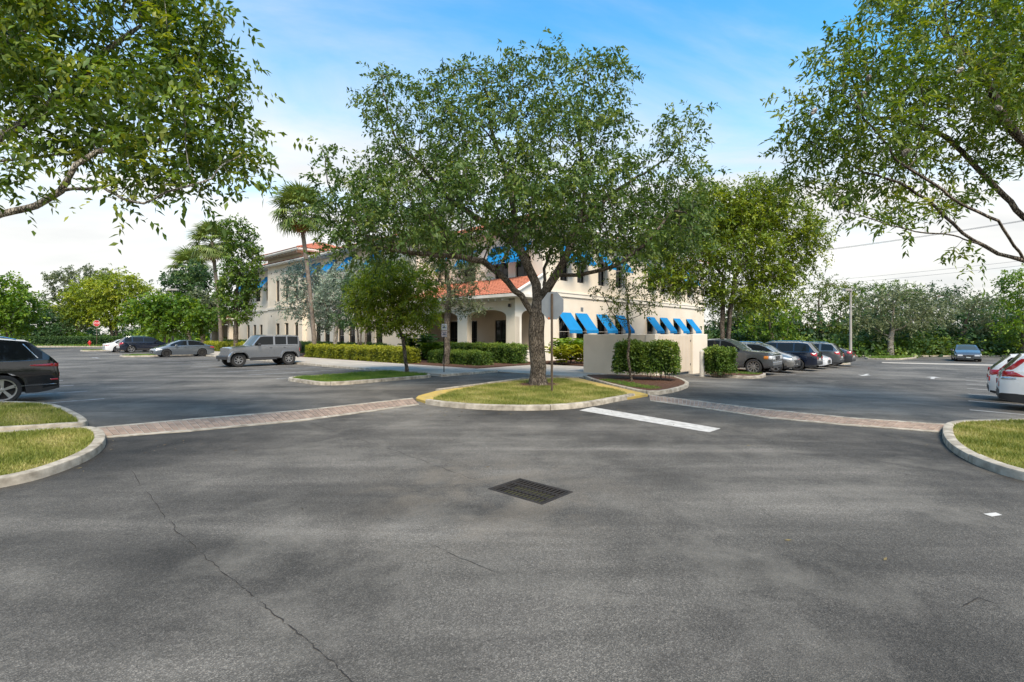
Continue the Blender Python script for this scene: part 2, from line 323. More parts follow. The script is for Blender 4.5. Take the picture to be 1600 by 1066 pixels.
    M['lf_hedge_y'] = leaf_mat('leaf_yellow_hedge', (0.070, 0.100, 0.007), (0.220, 0.250, 0.016), (0.460, 0.450, 0.036), 0.25)
    M['lf_litter'] = leaf_mat('leaf_litter', (0.05, 0.035, 0.02), (0.11, 0.075, 0.035), (0.22, 0.17, 0.07), 0.1)
    M['lf_palm'] = leaf_mat('leaf_palm', (0.076, 0.128, 0.027), (0.160, 0.225, 0.051), (0.353, 0.375, 0.101), 0.2)
    M['lf_dead'] = leaf_mat('leaf_dead_palm', (0.280, 0.110, 0.027), (0.420, 0.200, 0.045), (0.500, 0.300, 0.090), 0.2)
    M['grass'] = leaf_mat('grass_blade', (0.10, 0.14, 0.022), (0.24, 0.26, 0.05), (0.50, 0.43, 0.17), 0.3, 0.6)
    M['grass_green'] = leaf_mat('grass_green', (0.055, 0.125, 0.015), (0.12, 0.215, 0.028), (0.25, 0.30, 0.06), 0.3, 0.6)
    # cars
    def paint(n, c, metal=0.65, rough=0.2):
        M[n] = mat(n, c, tuple(x * 0.97 for x in c), rough, 2, metal, coat=1.0)
    paint('paint_black', (0.008, 0.009, 0.010), 0.2, 0.16); paint('paint_grey', (0.27, 0.28, 0.295)); paint('paint_slate', (0.16, 0.185, 0.21))
    paint('paint_navy', (0.008, 0.014, 0.032), 0.3); paint('paint_char', (0.105, 0.112, 0.118), 0.5); paint('paint_white', (0.74, 0.75, 0.75), 0.0, 0.3)
    paint('paint_silver', (0.55, 0.57, 0.60), 0.3); paint('paint_dark', (0.055, 0.062, 0.068), 0.45); paint('paint_bronze', (0.10, 0.09, 0.08)); paint('paint_pewter', (0.30, 0.29, 0.27))
    M['car_glass'] = glass_mat('car_glass', (0.010, 0.012, 0.013), 0.02)
    M['screen_glass'] = glass_mat('screen_glass', (0.05, 0.065, 0.065), 0.02)
    M['rubber'] = mat('rubber', (0.018, 0.018, 0.018), (0.028, 0.027, 0.026), 0.85, 9)
    M['trim'] = mat('black_trim', (0.022, 0.022, 0.023), (0.03, 0.03, 0.03), 0.6, 8)
    M['alloy'] = mat('alloy', (0.48, 0.48, 0.48), (0.40, 0.40, 0.40), 0.32, 4, 0.8)
    M['alloy_dark'] = mat('alloy_dark', (0.10, 0.095, 0.09), (0.08, 0.075, 0.07), 0.35, 4, 0.8)
    M['chrome'] = mat('chrome', (0.62, 0.63, 0.64), (0.55, 0.56, 0.57), 0.15, 4, 0.95)
    M['tail'] = mat('tail_red', (0.42, 0.012, 0.014), (0.33, 0.01, 0.012), 0.15, 6, coat=1.0)
    M['head'] = mat('head_lamp', (0.72, 0.74, 0.75), (0.5, 0.52, 0.53), 0.1, 14, coat=1.0)
    M['amber'] = mat('amber_lamp', (0.6, 0.2, 0.03), None, 0.2, 6, coat=1.0)
    M['plate'] = mat('plate', (0.6, 0.6, 0.58), (0.45, 0.5, 0.46), 0.5, 20)
build_mats()
# ================================================================== ground
def gpoly(px): return [G(x, y) for x, y in px]
def spoly(pts): return [S2(x, y) for x, y in pts]
def chaikin(p, n=2):
    p = np.array(p, float)
    for _ in range(n):
        q = np.roll(p, -1, 0); p = np.stack([p * .75 + q * .25, p * .25 + q * .75], 1).reshape(-1, 2)
    return [tuple(x) for x in p]
def ccw(p):
    a = sum(p[i][0] * p[(i+1) % len(p)][1] - p[(i+1) % len(p)][0] * p[i][1] for i in range(len(p)))
    return p if a > 0 else p[::-1]
def rect(x0, x1, y0, y1): return [(x0, y0), (x1, y0), (x1, y1), (x0, y1)]
def rrect(x0, x1, y0, y1, r, n=5):
    out = []
    for cx, cy, a in ((x1-r, y0+r, -90), (x1-r, y1-r, 0), (x0+r, y1-r, 90), (x0+r, y0+r, 180)):
        for k in range(n + 1): t = R(a + 90 * k / n); out.append((cx + r * math.cos(t), cy + r * math.sin(t)))
    return out
def inset(p, d):
    p = np.array(ccw(p)); n = len(p); out = []
    for i in range(n):
        a, b, c = p[i-1], p[i], p[(i+1) % n]
        e1 = (b - a) / (np.linalg.norm(b - a) + 1e-9); e2 = (c - b) / (np.linalg.norm(c - b) + 1e-9)
        n1 = np.array([-e1[1], e1[0]]); n2 = np.array([-e2[1], e2[0]]); m = n1 + n2; m /= (np.linalg.norm(m) + 1e-9)
        out.append(b + m * d / max(0.45, float(m @ n1)))
    return [tuple(x) for x in out]
def sheet(name, poly, z, mat_, parent=None, kind='structure', sides=0.12):
    poly = ccw(poly); n = len(poly)
    top = [(x, y, z + float(gz(x, y))) for x, y in poly]; bot = [(x, y, zz - sides) for x, y, zz in top]
    b = MB(); b.add(top + bot, [tuple(range(n))] + [(i, i + n, (i+1) % n + n, (i+1) % n) for i in range(n)])
    o = b.build(name, mat_, parent)
    if kind and parent is None: tag(o, kind=kind)
    return o
def in_poly(pts, poly):
    x, y = pts[:, 0], pts[:, 1]; ins = np.zeros(len(pts), bool); p = np.array(poly)
    for i in range(len(p)):
        x1, y1 = p[i]; x2, y2 = p[i-1]
        c = ((y1 > y) != (y2 > y)) & (x < (x2 - x1) * (y - y1) / (y2 - y1 + 1e-12) + x1); ins ^= c
    return ins
HOLES = []
def grass(poly, z, dens, h=(0.035, 0.085), mat_='grass', parent=None, wid=0.006, maxn=60000, label=None, cam_fade=True):
    p = np.array(poly); lo, hi = p.min(0), p.max(0); n = int(min(maxn * 2, dens * np.prod(hi - lo)))
    q = RNG.random((n, 2)) * (hi - lo) + lo; q = q[in_poly(q, poly)]
    for hx, hy, hr in HOLES: q = q[np.hypot(q[:, 0]-hx, q[:, 1]-hy) > hr*RNG.uniform(.75, 1.15, len(q))]
    q = q[:maxn]; n = len(q)
    patch = 0.5 + 0.5 * np.sin(q[:, 0] * 3.1 + 1.3 * np.sin(q[:, 1] * 2.3)) * np.cos(q[:, 1] * 2.7 + q[:, 0])
    hh = RNG.uniform(*h, n) * (0.7 + 0.6 * patch); a = RNG.random(n) * 6.283; lean = RNG.normal(0, 0.45, (n, 2)) * hh[:, None]
    wv = np.stack([np.cos(a), np.sin(a)], 1) * wid * RNG.uniform(.7, 1.5, (n, 1)); zb = z + gz(q[:, 0], q[:, 1]) - 0.004
    V = np.zeros((n, 3, 3)); V[:, 0, :2] = q - wv; V[:, 1, :2] = q + wv; V[:, 2, :2] = q + lean
    V[:, 0, 2] = V[:, 1, 2] = zb; V[:, 2, 2] = zb + hh
    var = np.clip(0.42 * RNG.random(n) + 0.62 * (1 - patch) + RNG.normal(0, .1, n) - .05, 0, 1)
    me = np_mesh('grass', V.reshape(-1, 3), np.arange(n * 3).reshape(-1, 3), M[mat_], attr=np.repeat(var, 3))
    o = link('grass', me, parent); o['kind'] = 'stuff'
    if parent is None and label: tag(o, label, 'grass')
    return o
def kerb(path, w_=0.16, h=0.13, seg=3.0, parent=None, closed=True, mat_='kerb', name='kerb_segment'):
    """path: world XY, interior on its left; cast kerb in separate lengths"""
    p = [np.array(a, float) for a in path]
    if closed: p.append(p[0])
    n = len(p); nor = []
    for i in range(n):
        a = p[i-1] if i > 0 else (p[-2] if closed else p[0]); c = p[i+1] if i < n-1 else (p[1] if closed else p[-1])
        e = c - a; e /= np.linalg.norm(e) + 1e-9; nor.append(np.array([-e[1], e[0]]))
    d = [0.0]
    for i in range(1, n): d.append(d[-1] + np.linalg.norm(p[i] - p[i-1]))
    tot = d[-1]; ns = max(1, round(tot / seg))
    def at(s):
        i = min(max(np.searchsorted(d, s) - 1, 0), n - 2); f = (s - d[i]) / max(d[i+1] - d[i], 1e-9)
        return p[i] * (1-f) + p[i+1] * f, nor[i] * (1-f) + nor[i+1] * f
    for k in range(ns):
        s0, s1 = tot * k / ns + 0.009, tot * (k+1) / ns - 0.009
        ss = [s0] + [x for x in d if s0 + .02 < x < s1 - .02] + [s1]
        b = MB(); vs = []; wob = random.uniform(-.006, .006)
        prof = [(0, -0.1), (0.01, h - 0.03), (0.018, h - 0.01), (0.04, h), (w_ - 0.012, h), (w_, h - 0.012), (w_, -0.1)]
        for s in ss:
            q, m = at(s); z0 = float(gz(q[0], q[1])) + wob
            for a, z in prof: vs.append((q[0] + m[0]*a, q[1] + m[1]*a, z0 + z))
        K = len(prof); fs = []
        for i in range(len(ss) - 1):
            for j in range(K - 1): fs.append((i*K+j, (i+1)*K+j, (i+1)*K+j+1, i*K+j+1))
        fs += [tuple(range(K)), tuple(range((len(ss)-1)*K + K-1, (len(ss)-1)*K - 1, -1))]
        b.add(vs, fs); b.build(name, M[mat_], parent, smooth=40)
def island(name, poly, fill='turf', kw=0.16, kh=0.13, dens=900, gh=(0.03, 0.075), gm='grass', maxn=40000, kb=True, seg=2.2, wid=0.007):
    poly = ccw(poly); inner = inset(poly, kw + 0.004)
    o = sheet(name, inner, kh - 0.025, M[fill], sides=0.15)
    if kb: kerb(poly, kw, kh, seg, o)
    if dens: grass(inner, kh - 0.025, dens, gh, gm, o, maxn=maxn, wid=wid)
    return o

# far terrain reaching the horizon
xs = np.concatenate([np.linspace(-1500, -100, 15), np.linspace(-80, 80, 41), np.linspace(100, 1500, 15)])
ys = np.concatenate([np.linspace(-300, -30, 6), np.linspace(-20, 120, 36), np.linspace(150, 2000, 14)])
XX, YY = np.meshgrid(xs, ys); V = np.stack([XX, YY, gz(XX, YY) - 0.09], -1).reshape(-1, 3); nx = len(xs)
Fq = np.array([(j*nx+i, j*nx+i+1, (j+1)*nx+i+1, (j+1)*nx+i) for j in range(len(ys)-1) for i in range(nx-1)])
tag(link('terrain', np_mesh('terrain', V, Fq, M['earth'], True)), kind='structure')
# the asphalt lot: a sheet on the site's axes, with the opening of the drain left out
GR = dict(x0=None)
gc = unS(0.225, 6.22); GX0, GX1, GY0, GY1 = gc[0] - 0.31, gc[0] + 0.31, gc[1] - 0.44, gc[1] + 0.44
us = sorted(set(list(np.arange(-62, 62.1, 1.0)) + [GX0, GX1])); vs_ = sorted(set(list(np.arange(-52, 76.1, 1.0)) + [GY0, GY1]))
UU, VV = np.meshgrid(us, vs_); XX, YY = S2(UU, VV)
V = np.stack([XX, YY, gz(XX, YY)], -1).reshape(-1, 3); nx = len(us); Fq = []
for j in range(len(vs_)-1):
    for i in range(nx-1):
        if GX0 - 1e-6 <= us[i] and us[i+1] <= GX1 + 1e-6 and GY0 - 1e-6 <= vs_[j] and vs_[j+1] <= GY1 + 1e-6: continue
        Fq.append((j*nx+i, j*nx+i+1, (j+1)*nx+i+1, (j+1)*nx+i))
lot = tag(link('asphalt', np_mesh('asphalt', V, np.array(Fq), M['asphalt'], True)), kind='structure')

# drain grate
g = empty('drain_grate', (*S2(*gc), 0.0), ANG, 'black iron storm drain grate set flush in the asphalt', 'drain grate')
b = MB(); X, Y = 0.31, 0.44
for x0, x1, y0, y1 in ((-X, X, -Y, -Y+.045), (-X, X, Y-.045, Y), (-X, -X+.045, -Y+.045, Y-.045), (X-.045, X, -Y+.045, Y-.045)): b.bbox(x0, x1, y0, y1, -0.06, 0.006, 0.006)
b.build('frame', M['iron'], g)
nb = 13; bar = MB().bbox(-X+.047, X-.047, -.0085, .0085, -0.012, 0.002, 0.003).mesh('bar', M['iron'])
for k in range(nb): link('bar', bar, g, (0, -Y + .045 + (2*Y-.09) * (k + .5) / nb, 0))
cb = MB().bbox(-.014, .014, -Y+.047, Y-.047, -0.02, 0.004, 0.004).mesh('cross_bar', M['iron'])
for x in (-.095, .095): link('cross_bar', cb, g, (x, 0, 0))
b = MB(); b.add([(-X,-Y,-.9),(X,-Y,-.9),(X,Y,-.9),(-X,Y,-.9),(-X,-Y,-.005),(X,-Y,-.005),(X,Y,-.005),(-X,Y,-.005)], [(0,1,2,3),(0,4,5,1),(1,5,6,2),(2,6,7,3),(3,7,4,0)])
b.build('pit', M['pit'], g)

# cracks in the asphalt
def crack(px, w0=0.012, sub=9):
    pts = [np.array(G(*p)) for p in px]; L = []
    for a, c in zip(pts[:-1], pts[1:]):
        n = np.array([-(c-a)[1], (c-a)[0]]); n /= np.linalg.norm(n); ln = np.linalg.norm(c - a)
        for k in range(sub): L.append(a + (c-a) * k / sub + n * random.gauss(0, 0.017 * min(1, ln)))
    L.append(pts[-1]); vs = []; fs = []
    for i, q in enumerate(L):
        t = L[min(i+1, len(L)-1)] - L[max(i-1, 0)]; t /= np.linalg.norm(t); n = np.array([-t[1], t[0]]) * w0 * .46 * random.choice((.12, .5, .8, 1.0)) * (0.15 if i in (0, len(L)-1) else 1)
        z = float(gz(q[0], q[1])) + 0.004; vs += [(*(q - n), z), (*(q + n), z)]
        if i: fs.append((2*i-2, 2*i, 2*i+1, 2*i-1))
    MB().add(vs, fs).build('crack', M['crack'], lot)
crack([(205,735),(250,800),(285,835),(330,880),(375,915),(400,935)], 0.008)
crack([(400,935),(440,970),(480,1000),(520,1035),(550,1066),(580,1100)], 0.011)
crack([(470,655),(540,680),(620,705),(700,735),(765,757)], 0.008)
crack([(675,852),(720,872),(775,895)], 0.007, 6)
crack([(1500,950),(1520,940),(1528,934),(1560,945)], 0.012, 5)
crack([(1180,790),(1235,830),(1300,850),(1420,905),(1500,925)], 0.004)
crack([(1205,585),(1290,600),(1390,585)], 0.012)
crack([(580,605),(640,627),(665,640)], 0.012, 6)

# traffic islands with cast kerbs
TREE0 = G(841, 606); HOLES.append((TREE0[0], TREE0[1], .8))
lower = chaikin(gpoly([(128,674),(160,677.5),(169,692),(156,710),(120,729),(60,750.5),(0,763),(-110,784),(-300,805),(-300,700),(0,684.5)]), 2)
island('grass_island', lower, dens=2600, maxn=60000, kw=0.17, kh=0.125, gh=(.03, .07))
upper = chaikin(gpoly([(70,635.5),(100,641),(141,663),(132,670),(100,671.5),(0,678.5),(-300,696),(-300,640),(0,633.5)]), 2)
island('grass_island', upper, dens=1300, maxn=40000, kw=0.16)
sheet('yellow_strip', gpoly([(138,672.5),(150,675),(0,684),(-300,699.5),(-300,696.5),(0,679)]), 0.035, M['yellow'], sides=.1)
right = chaikin(gpoly([(1500,664),(1474,668),(1470,684),(1482,704),(1525,729),(1600,753.5),(1720,776),(1900,790),(2000,660),(1600,661.5)]), 2)
island('grass_island', right, dens=2200, maxn=60000, kw=0.17, kh=0.125, gh=(.03, .07))
# corner island under the big tree: yellow apron, grass, front kerb
ti_out = gpoly([(648,626),(652,622),(680,614),(815,595.5),(870,592.5),(905,593.5),(1014,619.5),(992,623.5),(961,628),(912,637),(860,641),(782,641.5),(717,638),(669,632.5)])
apron = sheet('yellow_apron', inset(ti_out, 0.03), 0.07, M['yellow'], sides=.1)
front = gpoly([(664,631.5),(669,632.6),(690,635.5),(717,638.2),(750,640.4),(782,641.6),(822,642),(860,641.2),(890,639.5),(912,637.3),(940,632.8),(961,628.4),(980,625),(993,622)])
gi = gpoly([(668,629),(695,618.5),(740,608),(815,599),(868,596),(890,597.5),(930,606),(978,617),(988,620.5)]) + front[::-1][1:-1]
gi_in = inset(gi, 0.16)
tis = sheet('grass_island', gi_in, 0.115, M['turf'], sides=.15)
kerb(front, 0.18, 0.13, 3.2, tis, closed=False)
kerb(gpoly([(905,593.0),(870,592.0),(815,594.5),(680,612.5)])[::1], 0.15, 0.11, 2.6, tis, closed=False)
grass(gi_in, 0.115, 1500, (.035, .085), 'grass', tis, maxn=45000)
def disc(c, r, z, mat_, name, n=22, parent=None):
    pts = [(c[0] + r * (1 + .13*random.uniform(-1,1)) * math.cos(k*6.283/n), c[1] + r * (1+.13*random.uniform(-1,1)) * math.sin(k*6.283/n)) for k in range(n)]
    return sheet(name, pts, z, mat_, parent, sides=.03)
TREE0 = G(841, 606)
disc(TREE0, 0.8, 0.125, M['mulch'], 'mulch_ring')
# parking islands
B_is = rrect(-15.5, -10.1, -4.4, -0.5, 0.9); island('grass_island', spoly(B_is), dens=900, gm='grass_green', gh=(.05, .11), maxn=22000)
mi = gpoly([(908,592),(984,614),(1023,618.5),(1058,613),(1080,604),(1068,596),(1047,590.5),(917,588)])
mo = island('mulch_island', chaikin(mi, 1), fill='mulch', dens=0, kw=.15)
grass(gpoly([(935,597.5),(984,609),(1020,613),(1035,611),(990,603),(950,597)]), 0.105, 900, (.03, .08), 'grass_green', mo)
ei = gpoly([(1100,586.5),(1142,591),(1187,592.5),(1200,587.5),(1188,583),(1152,578.5),(1109,576)])
eo = island('mulch_island', chaikin(ei, 1), fill='mulch', dens=0, kw=.15)
grass(gpoly([(1148,586.5),(1170,588.5),(1186,588.5),(1192,586),(1183,584),(1160,582)]), 0.105, 700, (.03, .08), 'grass_green', eo)
for k, y0 in ((11, .2 + 2.95*10), (17, .2 + 2.95*17)):
    island('grass_island', spoly(rrect(-15.4, -10.1, y0 + .1, y0 + 2.75, 0.9)), dens=120, gm='grass_green', gh=(.06, .14), maxn=2500, wid=.02)
island('grass_island', spoly(rrect(5.1+3.15*5+.15, 5.1+3.15*5+2.8, -15.4, -10.1, .9)), dens=150, gm='grass_green', gh=(.06, .14), maxn=3000, wid=.02)

# concrete walks, laid in slabs
def slabs(name, x0, x1, y0, y1, sx, sy, z, label=None):
    o = None
    nx_, ny_ = max(1, round((x1-x0)/sx)), max(1, round((y1-y0)/sy)); bx, by = (x1-x0)/nx_, (y1-y0)/ny_
    root = sheet(name, spoly(rect(x0+.02, x1-.02, y0+.02, y1-.02)), z - .03, M['concrete'], sides=.2)
    for i in range(nx_):
        for j in range(ny_):
            a, c = x0 + i*bx + .006, y0 + j*by + .006; q = spoly(rect(a, a+bx-.012, c, c+by-.012))
            top = [(x, y, z + float(gz(x, y))) for x, y in q]; bt = [(x, y, zz - .028) for x, y, zz in top]
            MB().add(top + bt, [(0,1,2,3)] + [(m, m+4, (m+1) % 4+4, (m+1) % 4) for m in range(4)]).build('slab', M['walk'], root)
    return root
sw = slabs('sidewalk', -9.9, -6.3, -4.3, 58, 1.8, 1.95, 0.12)
kerb(spoly([(-10.06, 58), (-10.06, -0.4)]), 0.15, 0.125, 3, sw, closed=False)
kerb(spoly([(-10.0, -4.46), (-6.3, -4.46)]), 0.15, 0.125, 2, sw, closed=False)
slabs('entrance_walk', -6.28, -0.2, -9.6, -2.2, 1.9, 1.9, 0.05)
slabs('side_walk_path', 0.9, 34, -10.0, -8.4, 1.8, 1.6, 0.11)
sheet('planting_bed', spoly(rect(-6.25, -0.03, -2.15, 60)), 0.10, M['mulch'], sides=.2)
sheet('planting_bed', spoly(rect(0.9, 34, -8.35, -0.03)), 0.10, M['mulch'], sides=.25)
# painted markings, about 4 mm above the asphalt
def paint_quad(q, m='white_paint', name='painted_line', z=.005):
    MB().add([(x, y, z + float(gz(x, y))) for x, y in ccw(q)], [tuple(range(len(q)))]).build(name, M[m], lot)
paint_quad(gpoly([(905,641.5),(926,636.5),(1126,670),(1108,676)]), name='stop_bar')
for k in range(0, 17):
    if k in (10, 11): continue
    y = .2 + 2.95*k; paint_quad(spoly(rect(-15.4, -10.2, y-.06, y+.06)), 'worn_paint')
for k in range(0, 6):
    x = 5.1 + 3.15*k; paint_quad(spoly(rect(x-.06, x+.06, -15.4, -10.2)))
for k in range(-1, 7):
    x = -5.9 + 2.95*k
    if k >= 0: paint_quad(spoly(rect(x-.06, x+.06, -27.3, -22.1)))
for k in range(0, 8):
    y = -2.75 + 2.95*k; paint_quad(spoly(rect(-27.2, -21.7, y-.06, y+.06)), 'worn_paint')
def arrow(cx, cy, rz, s=1.0, m='white_paint'):
    pts = [(-1.0,-.07),(.2,-.07),(.2,-.28),(1.0,0),(.2,.28),(.2,.07),(-1.0,.07)]; c, s_ = math.cos(rz), math.sin(rz)
    paint_quad([(cx + s*(x*c - y*s_), cy + s*(x*s_ + y*c)) for x, y in pts], m, 'painted_arrow')
arrow(*G(1352,586), ANG + math.pi, 1.1); arrow(*G(1458,590.5), ANG, 1.1); arrow(*G(150,559.5), ANG + R(90), 1.1, 'worn_paint')
paint_quad(gpoly([(1536,803.5),(1556,801.5),(1566,805.5),(1550,808)]), 'white_paint', 'paint_fleck')
# brick bands across the lanes, with concrete edging
def band(near, far, name, nrow=4, lab=''):
    N = np.array([G(*p) for p in near]); Fp = np.array([G(*p) for p in far])
    def along(P_, t):
        d = np.concatenate([[0], np.cumsum(np.linalg.norm(np.diff(P_, axis=0), axis=1))]); s = t * d[-1]
        return np.array([np.interp(s, d, P_[:, 0]), np.interp(s, d, P_[:, 1])])
    ln = np.linalg.norm(np.diff(N, axis=0), axis=1).sum()
    def pt(t, s): return along(N, t) * (1-s) + along(Fp, t) * s
    nc = min(int(ln / 0.118), 73); edge = 0.11
    base = []
    for t in np.linspace(0, 1, 16): base.append(pt(t, 0))
    for t in np.linspace(1, 0, 16): base.append(pt(t, 1))
    root = sheet(name, [tuple(q) for q in base], 0.006, M['mulch' if 0 else 'concrete'], sides=.05)
    for e0, e1 in ((0, edge), (1-edge, 1)):
        for k in range(5):
            ts = np.linspace(k/5 + .001, (k+1)/5 - .001, 5); q = [pt(t, e0) for t in ts] + [pt(t, e1) for t in ts[::-1]]
            q = ccw([tuple(x) for x in q]); n = len(q); top = [(x, y, .017 + float(gz(x, y))) for x, y in q]
            MB().add(top + [(x, y, z-.04) for x, y, z in top], [tuple(range(n))] + [(i, i+n, (i+1) % n+n, (i+1) % n) for i in range(n)]).build('edging', M['kerb'], root)
    for r in range(nrow):
        for c in range(nc):
            s0, s1 = edge + .006 + (1-2*edge) * r / nrow, edge - .006 + (1-2*edge) * (r+1) / nrow
            off = 0.0; t0, t1 = (c + .08) / nc, (c + .92) / nc
            q = ccw([tuple(pt(t0, s0)), tuple(pt(t1, s0)), tuple(pt(t1, s1)), tuple(pt(t0, s1))]); z = 0.018 + random.uniform(-.003, .004)
            top = [(x, y, z + float(gz(x, y))) for x, y in q]; bt = [(x, y, zz-.015) for x, y, zz in top]
            MB().add(top + bt, [(0,1,2,3)] + [(m, m+4, (m+1) % 4+4, (m+1) % 4) for m in range(4)]).build('paver', M['paver'], root)
    return root
band([(167,684.5),(300,674.5),(475,658),(655,633)], [(150,668.5),(300,655),(475,641),(645,622.5)], 'paver_band')
band([(1016,627),(1060,633),(1199,654),(1322,665),(1466,676)], [(1014,617.5),(1022,618.5),(1187,639),(1337,654),(1485,664)], 'paver_band')
# verges at the far edges of the lot
rv = gpoly([(1374,557.5),(1700,557.5)]); rv = rv + [(rv[1][0]+40, rv[1][1]+60), (rv[0][0]-30, rv[0][1]+60), (18, 66), (26, 57)]
island('grass_verge', rv, dens=14, gm='grass_green', gh=(.1, .25), maxn=40000, wid=.05, seg=6)
rt = gpoly([(1342,561),(1398,563),(1432,560.5),(1432,557.8),(1374,557.8)]); island('grass_island', chaikin(rt, 1), dens=80, gm='grass_green', gh=(.08, .18), maxn=5000, wid=.03)
lv = gpoly([(-500,542),(90,542),(215,543.2)]); lv = lv + [(lv[2][0]+12, lv[2][1]+10), (-20, 140), (-200, 140)]
island('grass_verge', lv, dens=6, gm='grass_green', gh=(.12, .3), maxn=40000, wid=.07, seg=8)
sheet('valley_gutter', gpoly([(1378,566),(1440,567.5),(1640,571.5),(1640,573.5),(1440,569),(1378,567.3)]), 0.008, M['walk'], sides=.05)

# fallen leaves caught along kerbs and scattered on the paving
def litter(n, cx, cy, sx, sy):
    q = np.stack([RNG.normal(cx, sx, n), RNG.normal(cy, sy, n)], 1); a = RNG.random(n)*6.283; l = RNG.uniform(.02, .04, n); d = np.stack([np.cos(a), np.sin(a)], 1)*l[:, None]; s_ = np.stack([-np.sin(a), np.cos(a)], 1)*l[:, None]*.3
    z = gz(q[:, 0], q[:, 1]) + .006; V = np.zeros((n, 4, 3)); V[:, 0, :2] = q - d; V[:, 1, :2] = q + s_; V[:, 2, :2] = q + d; V[:, 3, :2] = q - s_; V[:, :, 2] = z[:, None]; V[:, 2, 2] += .008; V[:, 1, 2] += .006
    return V.reshape(-1, 3)
Vl = np.concatenate([litter(110, -.5, 12.3, 2.2, .35), litter(60, -6.6, 8.6, 1.0, .9), litter(60, 8.0, 8.8, .8, .8), litter(45, 0, 10, 6, 3)])
o = link('fallen_leaves', np_mesh('fallen_leaves', Vl, np.arange(len(Vl)).reshape(-1, 4), M['lf_litter'], attr=np.repeat(RNG.random(len(Vl)//4), 4))); tag(o, 'small dry fallen leaves strewn over the asphalt near the islands', 'leaves', kind='stuff')
# ================================================================== office building
BLD = empty('office_building', (*S2(0, 0), 0.0), ANG, 'two-storey cream stucco office building with clay tile roofs and blue awnings', 'building')
ZB = -0.75
def wall_panel(name, p0, d, length, z0, z1, openings, mat_, th=0.25, parent=BLD):
    """wall from p0 along unit d (local), outward normal to the right of d; openings (a0,a1,z0,z1)"""
    nx_, ny_ = d[1], -d[0]
    def pt(a, z, k): return (p0[0] + d[0]*a - nx_*k, p0[1] + d[1]*a - ny_*k, z)
    A = sorted({0, length, *[o[0] for o in openings], *[o[1] for o in openings]}); Z = sorted({z0, z1, *[o[2] for o in openings], *[o[3] for o in openings]})
    b = MB()
    for i in range(len(A)-1):
        for j in range(len(Z)-1):
            am, zm = (A[i]+A[i+1])/2, (Z[j]+Z[j+1])/2
            if any(o[0] < am < o[1] and o[2] < zm < o[3] for o in openings): continue
            b.quad(pt(A[i],Z[j],0), pt(A[i+1],Z[j],0), pt(A[i+1],Z[j+1],0), pt(A[i],Z[j+1],0))
    for a0, a1, c0, c1 in openings:
        for (u, v) in (((a0,c0),(a0,c1)), ((a0,c1),(a1,c1)), ((a1,c1),(a1,c0)), ((a1,c0),(a0,c0))):
            b.quad(pt(*u,0), pt(*v,0), pt(*v,th), pt(*u,th))
    return b.build(name, mat_, parent)
def window(p0, d, a0, a1, z0, z1, nx=2, nz=2, rec=0.16, parent=BLD, fr=0.055):
    n = (d[1], -d[0]); rz = math.atan2(d[1], d[0]); cx = (a0+a1)/2
    loc = (p0[0] + d[0]*cx - n[0]*rec, p0[1] + d[1]*cx - n[1]*rec, z0); w, h = a1-a0-.004, z1-z0-.004
    b = MB(); X = w/2
    for r in ((-X, -X+fr, 0, h), (X-fr, X, 0, h), (-X+fr, X-fr, 0, fr), (-X+fr, X-fr, h-fr, h)): b.box(r[0], r[1], -.03, .03, r[2], r[3])
    for k in range(1, nx): x = -X + w*k/nx; b.box(x-.018, x+.018, -.022, .022, fr, h-fr)
    for k in range(1, nz): z = h*k/nz; b.box(-X+fr, X-fr, -.018, .018, z-.016, z+.016)
    o = b.build('window', M['bronze'], parent, loc, (0, 0, rz))
    MB().box(-X+.01, X-.01, .005, .012, .01, h-.01).build('pane', M['pane'], o)
    return o
def awning(p0, d, a, wd, z0, z1, proj=1.05, parent=BLD):
    n = (d[1], -d[0]); rz = math.atan2(d[1], d[0]); X = wd/2; val = 0.24; H = z1 - z0; zf = val
    b = MB(); nseg = 6; sag = 0.02
    top = []; 
    for i in range(nseg+1):
        t = i/nseg; y = -proj*t; z = H*(1-t) + zf*t - sag*math.sin(math.pi*t)
        top.append((y, z))
    vs = []; fs = []
    for y, z in top: vs += [(-X, y, z), (X, y, z), (X, y, z-.018), (-X, y, z-.018)]
    for i in range(nseg):
        for k in range(4): l = (k+1) % 4; fs.append((i*4+k, i*4+4+k, i*4+4+l, i*4+l))
    fs += [(0,1,2,3), (nseg*4+3, nseg*4+2, nseg*4+1, nseg*4)]
    b.add(vs, fs)
    o = b.build('awning', M['awning'], parent, (p0[0] + d[0]*a + n[0]*.03, p0[1] + d[1]*a + n[1]*.03, z0), (0, 0, rz), smooth=30)
    v = MB(); m = 8
    for i in range(m):
        x0, x1 = -X + wd*i/m, -X + wd*(i+1)/m; w0 = .006*math.sin(i*1.9); w1 = .006*math.sin((i+1)*1.9)
        v.add([(x0,-proj-.004+w0,zf-.02),(x1,-proj-.004+w1,zf-.02),(x1,-proj-.004+w1,0),(x0,-proj-.004+w0,0)], [(0,1,2,3),(3,2,1,0)] if 0 else [(0,1,2,3)])
    v.build('valance', M['awning'], o)
    f = MB()
    for x in (-X+.02, X-.02):
        f.tube([(x, 0, .12), (x, -proj+.02, .12)], .014, 6); f.tube([(x, 0, H-.03), (x, -proj+.02, zf-.04)], .012, 6)
    f.tube([(-X+.03, -proj+.02, .12), (X-.03, -proj+.02, .12)], .014, 6); f.build('frame', M['pipe_white'], o)
    return o
